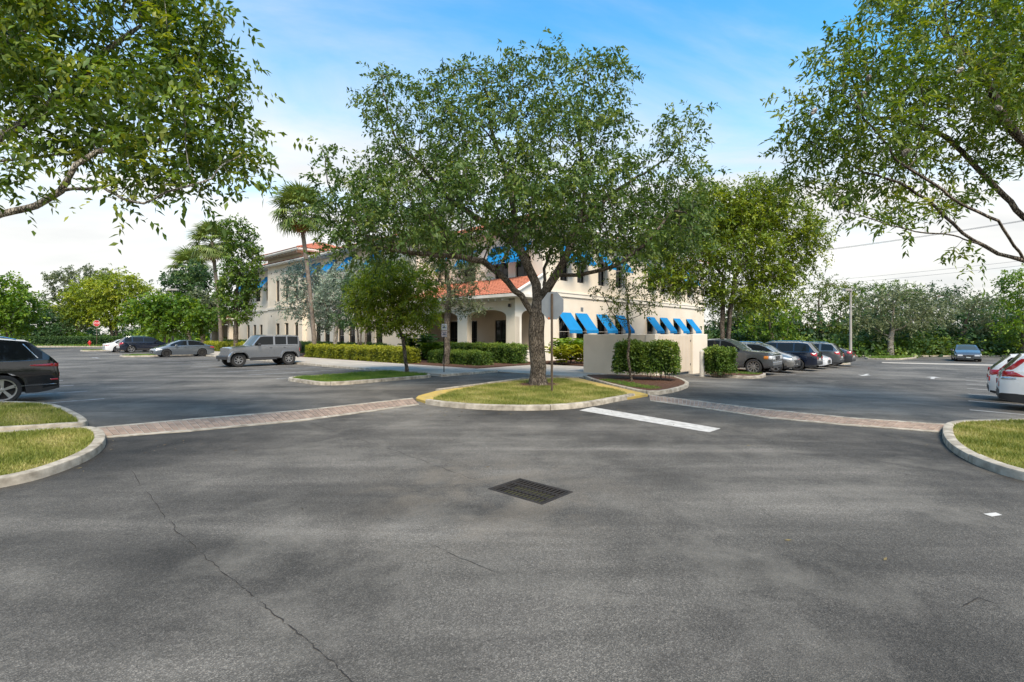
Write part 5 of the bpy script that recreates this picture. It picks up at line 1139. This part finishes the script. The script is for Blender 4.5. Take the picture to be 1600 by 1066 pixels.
def car(name, label, cat, x_, y_, rz, sp, paint_, site=True):
    X, Y = S2(x_, y_) if site else (x_, y_)
    root = empty(name, (X, Y, float(gz(X, Y))), rz, label, cat)
    L, W, wb, fo, gc_, wr = sp['L'], sp['W'], sp['wb'], sp['fo'], sp['gc'], sp['wr']; hl = L/2; xf = hl - fo; xr = xf - wb; RA = wr*sp.get('arch', 1.17)
    top, belt = sp['top'], sp['belt']; tum = sp.get('tum', .38); box_ = sp.get('box', 0.0)
    xs_ = set(np.round(np.linspace(-hl, hl, 72), 4)) | {round(-hl+.02, 4), round(-hl+.05, 4), round(hl-.02, 4), round(hl-.05, 4)}
    for a in (xf, xr):
        for k in range(17): xs_.add(round(a + RA*math.cos(math.pi*k/16), 4))
    for x, z in top: xs_.add(round(min(max(x, -hl), hl), 4))
    xs_ = sorted(xs_); xs2 = [xs_[0]]
    for x in xs_[1:]:
        if x - xs2[-1] > .012: xs2.append(x)
    xs_ = xs2
    def hw(x):
        xa = hl*.62; t = max(0, (abs(x)-xa)/(hl-xa)); k = .09*(1-box_*.8); e = max(0, 1 - (hl-abs(x))/.22)
        return W/2*(1 - k*t**2.2 - .05*(1-box_*.5)*e**2)
    def zlow(x):
        z = gc_ + (.10*max(0, 1-(hl-abs(x))/.5)**1.5)
        for a in (xf, xr):
            d = abs(x-a)
            if d < RA: z = max(z, wr + math.sqrt(max(RA*RA-d*d, 0))*sp.get('archk', 1.0) if d < RA*.9999 else z)
        return z
    def T(x): return float(interp(top, x))
    def B(x): return min(float(interp(belt, x)), T(x)-.015)
    def sshape(q): q = min(max(q, 0), 1); return 1 - .055*(1-q)**2.5*(1-box_) - .035*q**4*(1-box_*.7)
    def side_y(x, z):
        b_ = B(x)
        if z <= b_: return hw(x)*sshape((z-gc_)/(b_-gc_))
        return hw(x)*sshape(1) - .02 - tum*(z-b_)
    QS = [0, .12, .28, .45, .6, .75, .88, 1.0]; GF = [0.0, .1, .4, .7, .9, 1.0]; RF = [.82, .45, 0.0]
    rows = None; secs = []
    for x in xs_:
        zl, b_, t_ = zlow(x), B(x), T(x); y0 = side_y(x, zl); s = [(y0*.0, zl), (y0*.75, zl)]
        zl2 = min(zl, b_-.03)
        for q in QS: z = zl2 + (b_-zl2)*q; s.append((side_y(x, z), z))
        for f in GF: z = b_ + .004 + (t_-b_-.004)*f; s.append((side_y(x, z), z))
        ye, cr = s[-1][0], min(.045, .4*(t_-gc_)*.1)
        for f in RF: s.append((ye*f, t_ + cr*(1-f*f)*1.0))
        secs.append(s)
    n = len(secs[0]); V = []
    for x, s in zip(xs_, secs):
        for y, z in s: V.append((x, y, z))
        for y, z in s: V.append((x, -y, z))
    iq, ig = 2, 2 + len(QS); ir = ig + len(GF)
    groups = {'body': [], 'windshield': [], 'rear_window': [], 'side_window': [], 'cladding': [], 'underbody': []}
    pil = sp.get('pillars', []); wx0, wx1 = sp['win']; st = 2*n
    for i in range(len(xs_)-1):
        xm = (xs_[i]+xs_[i+1])/2; gh = min(T(xs_[i])-B(xs_[i]), T(xs_[i+1])-B(xs_[i+1])); slope = (T(xs_[i+1])-T(xs_[i]))/(xs_[i+1]-xs_[i])
        for j in range(n-1):
            key = 'body'
            if j < 2: key = 'underbody'
            elif iq <= j < ig-1:
                zm = (secs[i][j][1]+secs[i][j+1][1])/2
                if zm < sp.get('clad', 0): key = 'cladding'
            elif ig+1 <= j < ig+4 and gh > .17 and wx0 < xm < wx1 and not any(abs(xm-p) < .045 for p in pil): key = 'side_window'
            elif j >= ir and T(xm)-B(xm) > .06:
                if slope < -.3 and 0 < xm < wx1 + .4: key = 'windshield'
                elif slope > sp.get('rslope', .22) and xm < 0 and T(xm) - B(xm) > sp.get('rgap', .1): key = 'rear_window'
            a, b_ = i*st+j, (i+1)*st+j
            groups[key].append((a, a+1, b_+1, b_)); groups[key].append((a+n, b_+n, b_+n+1, a+n+1))
    for i in (0, len(xs_)-1):
        for j in range(1, n-2):
            q = (i*st+j, i*st+j+1, i*st+n+j+1, i*st+n+j); zm = secs[i][j][1]
            groups['cladding' if zm < sp.get('clad', 0) + .04 and sp.get('clad') else 'body'].append(q if i else q[::-1])
    mats = {'body': M[paint_], 'windshield': M['screen_glass'], 'rear_window': M['car_glass'], 'side_window': M['car_glass'], 'cladding': M['trim'], 'underbody': M['trim']}
    def sub(key, fs, nm, parent=root):
        used = sorted({v for f in fs for v in f}); mp_ = {v: k for k, v in enumerate(used)}; b = MB(); b.v = [V[u] for u in used]; b.f = [tuple(mp_[v] for v in f) for f in fs]
        me = b.mesh(nm, mats[key], 32); bm = bmesh.new(); bm.from_mesh(me); bmesh.ops.recalc_face_normals(bm, faces=bm.faces); bm.to_mesh(me); bm.free(); return link(nm, me, parent)
    body = None
    for key, fs in groups.items():
        if not fs: continue
        if key == 'side_window':
            for sg in (1, -1):
                part = [f for f in fs if V[f[0]][1]*sg > 0]; part.sort(key=lambda f: V[f[0]][0]); run = []; lastx = None
                def flush():
                    if run: sub(key, list(run), 'side_window')
                for f in part:
                    x0 = min(V[v][0] for v in f)
                    if lastx is not None and x0 > lastx + .02: flush(); run = []
                    run.append(f); lastx = max(lastx if lastx is not None else -9, max(V[v][0] for v in f))
                flush()
        elif key == 'cladding':
            par_ = {}
            def find(v):
                while par_.setdefault(v, v) != v: par_[v] = par_[par_[v]]; v = par_[v]
                return v
            for f in fs:
                for v in f[1:]: par_[find(v)] = find(f[0])
            isl = {}
            for f in fs: isl.setdefault(find(f[0]), []).append(f)
            for g_ in isl.values(): sub(key, g_, key)
        else:
            o = sub(key, fs, key)
            if key == 'body': body = o
    # patches laid on the body: lamps, seams, handles, plates
    def side_patch(nm, quad, m, off=.014, both=True, nu=8, nv=4, parent=None):
        for sg in ((1, -1) if both else (1,)):
            vs = []; fs = []
            for i in range(nu+1):
                for j in range(nv+1):
                    u, v = i/nu, j/nv; p = (np.array(quad[0])*(1-u) + np.array(quad[1])*u)*(1-v) + (np.array(quad[3])*(1-u) + np.array(quad[2])*u)*v
                    o_ = -.004 if i in (0, nu) or j in (0, nv) else off; vs.append((p[0], sg*(side_y(p[0], p[1])+o_), p[1]))
            for i in range(nu):
                for j in range(nv): a = i*(nv+1)+j; fs.append((a, a+nv+1, a+nv+2, a+1) if sg < 0 else (a, a+1, a+nv+2, a+nv+1))
            MB().add(vs, fs).build(nm, M[m], parent or root, smooth=60)
    def end_box(nm, y0, y1, z0, z1, m, front=True, out=.015, dep=.03, mirror=False, parent=None):
        for sg in ((1, -1) if mirror else (1,)):
            ya, yb = sorted((y0*sg, y1*sg)); x = hl+out if front else -hl-out; xa, xb = sorted((x, x - (dep+out if front else -dep-out)))
            MB().bbox(xa, xb, ya, yb, z0, z1, min(.012, (z1-z0)*.2)).build(nm, M[m], parent or root)
    for q, m in sp.get('side', []): side_patch('tail_light' if m == 'tail' else 'headlight' if m == 'head' else 'marker_lamp' if m == 'amber' else 'trim_strip', q, m)
    for a in sp.get('front', []): end_box(a[0], a[1], a[2], a[3], a[4], a[5], True, mirror=a[6] if len(a) > 6 else False)
    for a in sp.get('rear', []): end_box(a[0], a[1], a[2], a[3], a[4], a[5], False, mirror=a[6] if len(a) > 6 else False)
    for xd in sp.get('doors', []):
        z0 = max(zlow(xd)+.06, gc_+.12); side_patch('door_seam', [(xd-.006, z0), (xd+.006, z0), (xd+.006, B(xd)-.01), (xd-.006, B(xd)-.01)], 'trim', .002, nu=2, nv=8)
    for xd in sp.get('handles', []): side_patch('door_handle', [(xd-.09, B(xd)-.13), (xd+.09, B(xd)-.13), (xd+.09, B(xd)-.095), (xd-.09, B(xd)-.095)], sp.get('handle_m', 'trim'), .022, nu=4, nv=2)
    side_patch('window_trim', [(wx0+.1, B(wx0+.1)-.018), (wx1-.25, B(wx1-.25)-.018), (wx1-.25, B(wx1-.25)+.012), (wx0+.1, B(wx0+.1)+.012)], sp.get('trim', 'trim'), .006, nu=24, nv=2)
    mx_ = sp.get('mirror', wx1-.45)
    for sg in (1, -1):
        y = side_y(mx_, B(mx_)); mb = MB(); mb.bbox(mx_-.06, mx_+.08, sg*(y+.13)-.09, sg*(y+.13)+.09, B(mx_)+.02, B(mx_)+.17, .03); mb.tube([(mx_, sg*(y-.02), B(mx_)+.03), (mx_, sg*(y+.06), B(mx_)+.07)], .02, 6)
        mb.build('wing_mirror', M[sp.get('mirror_m', paint_)], root)
    if sp.get('rails'):
        for sg in (1, -1):
            r0, r1 = sp['rails']; pts = [(r0 + (r1-r0)*k/8, sg*(side_y((r0+r1)/2, T((r0+r1)/2))-.06), T(r0 + (r1-r0)*k/8) + (.03 if k in (0, 8) else .075)) for k in range(9)]; MB().tube(pts, .018, 6).build('roof_rail', M[sp.get('rail_m', 'chrome')], root)
    # wheel housing and floor between the wheels
    ch = MB().box(-hl+.25, hl-.3, -W/2+.32, W/2-.32, gc_+.02, min(zlow(0)+.42, wr+.3)); ch.build('chassis', M['trim'], root)
    key = (wr, sp.get('spokes', 5), sp.get('rim', 'alloy'), sp.get('face', .72), sp.get('tw', .235))
    if key not in WHEELS: WHEELS[key] = wheel_meshes(wr, key[4], key[1], key[2], key, key[3])
    ty, rm, dk = WHEELS[key]
    for ax in (xf, xr):
        for sg in (1, -1):
            we = empty('wheel', (ax, sg*(W/2 - key[4]/2 - .015), wr)); we.parent = root; we.rotation_euler = (0, random.uniform(0, 6), 0 if sg > 0 else math.pi)
            link('tyre', ty, we); link('rim', rm, we); link('brake_disc', dk, we)
    return root, dict(hl=hl, xf=xf, xr=xr, W=W, side_y=side_y, T=T, B=B)

NXM, PX, NYM, PY_ = ANG + math.pi, ANG, ANG - math.pi/2, ANG + math.pi/2       # nose directions
def sedan(L=4.5, W=1.8, H=1.42, **kw):
    h = L/2; d = dict(L=L, W=W, wb=L*.59, fo=L*.19, gc=.19, wr=.325, tum=.42,
      top=[(-h, .80), (-h+.06, .90), (-h+.5, .98), (-h+.62, 1.0), (-h+1.15, H-.12), (-h+1.6, H-.02), (-.1, H), (.35, H-.03), (.75, H-.17), (1.28, .99), (h-.35, .80), (h-.08, .68), (h, .58)],
      belt=[(-h, .84), (-h+.8, .95), (0, .93), (1.2, .89), (h, .6)], win=(-h+.85, 1.15), pillars=[-.15], doors=[-.15, .95, -1.0], handles=[.05, -.85],
      side=[([(-h+.01, .70), (-h+.34, .76), (-h+.38, .86), (-h+.01, .84)], 'tail'), ([(h-.52, .62), (h-.05, .54), (h-.08, .64), (h-.58, .72)], 'head')],
      front=[('grille', -.38, .38, .34, .56, 'trim'), ('plate', -.15, .15, .36, .46, 'plate')], rear=[('tail_light', .42, .74, .70, .8, 'tail', True), ('plate', -.16, .16, .60, .72, 'plate')], trim='chrome'); d.update(kw); return d
def suv(L=4.6, W=1.85, H=1.68, **kw):
    h = L/2; d = dict(L=L, W=W, wb=L*.585, fo=L*.195, gc=.23, wr=.365, tum=.30, clad=.36,
      top=[(-h, .86), (-h+.05, 1.04), (-h+.16, 1.16), (-h+.46, H-.12), (-h+.52, H-.06), (-h+1.0, H), (.1, H), (.45, H-.03), (.8, H-.16), (1.3, 1.12), (h-.4, .98), (h-.1, .86), (h, .7)],
      belt=[(-h, .86), (-h+.3, 1.10), (0, 1.06), (1.25, 1.02), (h, .7)], win=(-h+.42, 1.2), pillars=[-.2, -1.15], doors=[-.2, .95, -1.1], handles=[0.0, -.95], rails=(-h+.75, .3),
      side=[([(-h+.005, .86), (-h+.3, .92), (-h+.34, 1.08), (-h+.02, 1.06)], 'tail'), ([(h-.5, .74), (h-.05, .68), (h-.08, .8), (h-.56, .88)], 'head')],
      front=[('grille', -.42, .42, .46, .68, 'trim'), ('plate', -.15, .15, .44, .55, 'plate')], rear=[('tail_light', .5, .78, .70, .84, 'tail', True), ('plate', -.16, .16, .62, .75, 'plate'), ('bumper', -.75, .75, .36, .5, 'trim')]); d.update(kw); return d

h = 2.6
car('suv', 'black large suv parked by the left-hand grass island, rear end showing', 'car', -25.25, -1.3, NXM,
    suv(5.2, 1.97, 1.80, wb=3.09, fo=.93, gc=.27, wr=.40, clad=.47, spokes=5, rim='alloy', face=.74, tum=.26,
        top=[(-h, .86), (-h+.04, 1.12), (-h+.12, 1.22), (-h+.62, 1.70), (-h+.7, 1.735), (-h+1.2, 1.79), (.2, 1.8), (.55, 1.77), (.95, 1.6), (1.45, 1.24), (h-.3, 1.1), (h-.05, .95), (h, .8)],
        belt=[(-h, .9), (-h+.2, 1.20), (0, 1.16), (1.4, 1.12), (h, .8)], win=(-h+.4, 1.35), pillars=[-.15, -1.22], doors=[-.15, 1.1, -1.15], handles=[.1, -.95], rails=(-h+.9, .4), rgap=.12,
        side=[([(-h+.005, .99), (-h+.62, 1.03), (-h+.66, 1.07), (-h+.01, 1.11)], 'tail'), ([(-h+.02, .60), (-h+.2, .61), (-h+.2, .65), (-h+.02, .66)], 'tail'), ([(-h+.01, .48), (-h+.95, .475), (-h+.95, .495), (-h+.01, .51)], 'chrome'), ([(-h+.43, 1.235), (-h+.46, 1.235), (-h+.80, 1.69), (-h+.77, 1.69)], 'chrome'), ([(h-.5, .9), (h-.05, .85), (h-.06, .95), (h-.5, 1.0)], 'head')], trim='chrome'), 'paint_black')

# boxy off-roader
h = 2.0
jp, q = car('off_road_vehicle', 'boxy grey four-door off-road vehicle with rear spare wheel', 'car', -12.0, 10.4, NXM,
    dict(L=4.05, W=1.66, wb=2.95, fo=.42, gc=.46, wr=.42, tum=.10, box=1.0, arch=1.2, clad=.52, tw=.27, spokes=7, rim='alloy', face=.58,
         top=[(-h-.02, 1.1), (-h+.0, 1.72), (-h+.06, 1.83), (-h+.5, 1.86), (.2, 1.86), (.38, 1.82), (.82, 1.26), (.9, 1.235), (h-.06, 1.15), (h-.01, 1.13), (h+.02, 1.10)],
         belt=[(-h, 1.24), (.7, 1.22), (1.0, 1.17), (h, 1.09)], win=(-h+.1, .72), pillars=[-.42, -1.22], doors=[-.42, .62, -1.22], handles=[-.22, -1.05], mirror=.5, mirror_m='trim', rgap=.05, rslope=1.5,
         front=[('grille', -.48, .48, .72, 1.02, 'paint_char'), ('plate', -.15, .15, .5, .6, 'plate')], rear=[('tail_light', .66, .8, .85, 1.08, 'tail', True)]), 'paint_grey')
for k in range(7): MB().box(2.04, 2.056, -.36+k*.12-.02, -.36+k*.12+.02, .76, .99).build('grille_slot', M['trim'], jp)
for sg in (1, -1):
    MB().lathe([(.001, .02), (.09, .012), (.115, -.02), (.115, -.06)], 16, 'y').build('headlight', M['head'], jp, (2.075, sg*.56, .9), (0, 0, -R(90)))
    MB().tube([(1.0, sg*.86, .42), (-.55, sg*.86, .42)], .045, 8).build('side_step', M['trim'], jp)
    for ax, a0, a1 in ((q['xf'], -12, 172), (q['xr'], 6, 176)):
        f = MB(); vs = []; fs = []; m = 14
        for k in range(m+1):
            a = R(a0 + (a1-a0)*k/m); r0, r1 = .50, .58; c, s = math.cos(a), math.sin(a)
            flat = min(s*1.0, .86)/max(s, 1e-3) if s > .86 else 1
            for r_, y in ((r0, .76), (r0, .955), (r1, .955), (r1+.02, .78)): vs.append((ax + r_*c*1.05, sg*y, .43 + r_*s*flat))
        for k in range(m):
            for j in range(4): l = (j+1) % 4; fs.append((k*4+j, k*4+4+j, k*4+4+l, k*4+l) if sg < 0 else (k*4+j, k*4+l, k*4+4+l, k*4+4+j))
        f.add(vs, fs); f.build('fender', M['paint_grey'], jp, smooth=40)
MB().bbox(2.05, 2.33, -.8, .8, .46, .66, .04).box(2.02, 2.06, -.35, .35, .46, .6).build('front_bumper', M['trim'], jp); MB().bbox(-2.25, -2.04, -.78, .78, .52, .68, .03).build('rear_bumper', M['trim'], jp)
sw_ = empty('spare_wheel', (-2.2, 0, 1.12), R(90)); sw_.parent = jp; wm = WHEELS[(.42, 7, 'alloy', .58, .27)]; link('tyre', wm[0], sw_); link('rim', wm[1], sw_)
car('sedan', 'slate grey sedan parked nose-out beyond the off-road vehicle', 'car', -11.6, .2+2.95*9.5, NXM, sedan(4.46, 1.8, 1.42, spokes=10, rim='alloy_dark', wr=.33), 'paint_slate')
h = 2.2
car('compact_suv', 'dark blue compact suv parked nose-in between the grey sedan and a white car', 'car', -11.4, .2+2.95*14.4, PX, suv(4.4, 1.82, 1.64, spokes=5, rim='alloy', clad=.4), 'paint_navy')
car('sedan', 'white sedan parked at the far end beyond the dark blue compact suv', 'car', -12.0, .2+2.95*15.4, PX, sedan(4.6, 1.82, 1.44), 'paint_white')

# pickup
h = 2.7
car('pickup_truck', 'charcoal pickup truck parked nose-out beside the mulch island hedge', 'pickup', 5.1-1.5, -12.2, NYM,
    dict(L=5.4, W=1.89, wb=3.26, fo=.92, gc=.32, wr=.395, tum=.28, arch=1.2, clad=.44, box=.45, spokes=10, rim='alloy', face=.74,
         top=[(-h, 1.08), (-h+.03, 1.16), (-1.0, 1.17), (-.94, 1.22), (-.86, 1.66), (-.7, 1.76), (-.2, 1.79), (.3, 1.77), (.62, 1.66), (1.25, 1.22), (1.4, 1.2), (h-.25, 1.12), (h-.03, 1.04), (h, .8)],
         belt=[(-h, 1.14), (-.9, 1.16), (1.2, 1.13), (h-.1, 1.02), (h, .8)], win=(-.8, 1.1), pillars=[.05], doors=[.08, 1.1, -.85], handles=[.25, -.65], rgap=.05, rslope=1.5,
         front=[('grille', -.46, .46, .70, .98, 'chrome'), ('grille_insert', -.40, .40, .74, .94, 'trim'), ('bumper', -.82, .82, .5, .66, 'chrome'), ('headlight', .5, .84, .80, .98, 'head', True), ('lower_bumper', -.8, .8, .36, .49, 'trim')],
         side=[([(h-.42, .80), (h-.2, .80), (h-.2, .97), (h-.42, .97)], 'amber'), ([(h-.2, .80), (h-.02, .80), (h-.02, .97), (h-.2, .97)], 'head'), ([(-h+.01, .8), (-h+.12, .8), (-h+.12, 1.1), (-h+.01, 1.1)], 'tail')], mirror=.95, mirror_m='chrome'), 'paint_char')
car('crossover_car', 'pewter car parked nose-out, mostly hidden between pickup and dark blue suv', 'car', 5.1+1.45, -12.9, NYM, suv(4.5, 1.82, 1.6, spokes=5), 'paint_pewter')
car('compact_suv', 'dark navy suv parked nose-in between the pickup and the white coupe', 'car', 5.1+3.15*1.5, -13.3, PY_, suv(4.7, 1.86, 1.68, spokes=5, rim='alloy_dark'), 'paint_navy')
h = 2.2
car('coupe', 'white coupe parked nose-out with dark alloy wheels', 'car', 5.1+3.15*2.5, -13.4, NYM, sedan(4.4, 1.78, 1.38, pillars=[-.55], doors=[-.55, .9], handles=[-.3], spokes=7, rim='alloy_dark'), 'paint_silver' if 0 else 'paint_white')
car('compact_suv', 'charcoal suv parked nose-in beside the white coupe', 'car', 5.1+3.15*3.5, -13.5, PY_, suv(4.64, 1.86, 1.64, rails=(-1.4, .3), rim='alloy_dark', spokes=10), 'paint_char')
h = 2.48
car('crossover_car', 'dark fastback crossover parked nose-in at the end island of the row', 'car', 5.1+3.15*4.5, -13.6, PY_,
    suv(4.96, 1.88, 1.56, top=[(-h, .86), (-h+.05, .98), (-h+.2, 1.06), (-h+1.3, 1.47), (-h+1.7, 1.54), (-.1, 1.56), (.35, 1.54), (.75, 1.4), (1.35, 1.04), (h-.4, .9), (h-.1, .78), (h, .64)], belt=[(-h, .9), (-h+.5, 1.02), (0, 1.0), (1.3, .96), (h, .66)], win=(-h+.9, 1.2), pillars=[-.2], clad=.36, rails=None, spokes=10), 'paint_dark')
qx = P(1509, 522, 45.5)
car('sedan', 'grey sedan parked alone facing the lot before the back hedge', 'car', qx[0], qx[1], R(-128), sedan(4.8, 1.83, 1.46, front=[('grille', -.3, .3, .42, .6, 'trim'), ('grille_bar', -.34, .34, .585, .625, 'chrome'), ('plate', -.15, .15, .34, .45, 'plate'), ('headlight', .38, .72, .5, .62, 'head', True)]), 'paint_pewter' if 0 else 'paint_char', site=False)
h = 2.27
cv = suv(4.55, 1.85, 1.66, wr=.36, clad=.50, gc=.26, rails=None, spokes=10, tum=.27,
   top=[(-h, .9), (-h+.04, 1.04), (-h+.12, 1.14), (-h+.40, 1.50), (-h+.46, 1.57), (-h+.9, 1.64), (.1, 1.66), (.45, 1.63), (.85, 1.48), (1.4, 1.1), (h-.4, .96), (h-.1, .86), (h, .7)],
   belt=[(-h, .95), (-h+.3, 1.14), (0, 1.08), (1.3, 1.02), (h, .7)], win=(-h+.75, 1.2),
   side=[([(-h+.02, .985), (-h+.56, .975), (-h+.27, 1.145), (-h+.07, 1.14)], 'tail'), ([(-h+.09, 1.15), (-h+.25, 1.155), (-h+.60, 1.51), (-h+.43, 1.51)], 'tail'), ([(-h+.02, .90), (-h+.36, .92), (-h+.33, .965), (-h+.02, .972)], 'chrome'), ([(h-.5, .74), (h-.05, .68), (h-.08, .8), (h-.56, .88)], 'head')])
car('suv', 'white suv with tall red tail lights parked by the right-hand grass island', 'car', -4.2, -25.0, NYM, cv, 'paint_white')
car('hatchback', 'white hatchback parked next to the white suv, only its tail showing', 'car', -1.4, -24.75, NYM, suv(4.3, 1.8, 1.56, rails=None, spokes=5), 'paint_white')
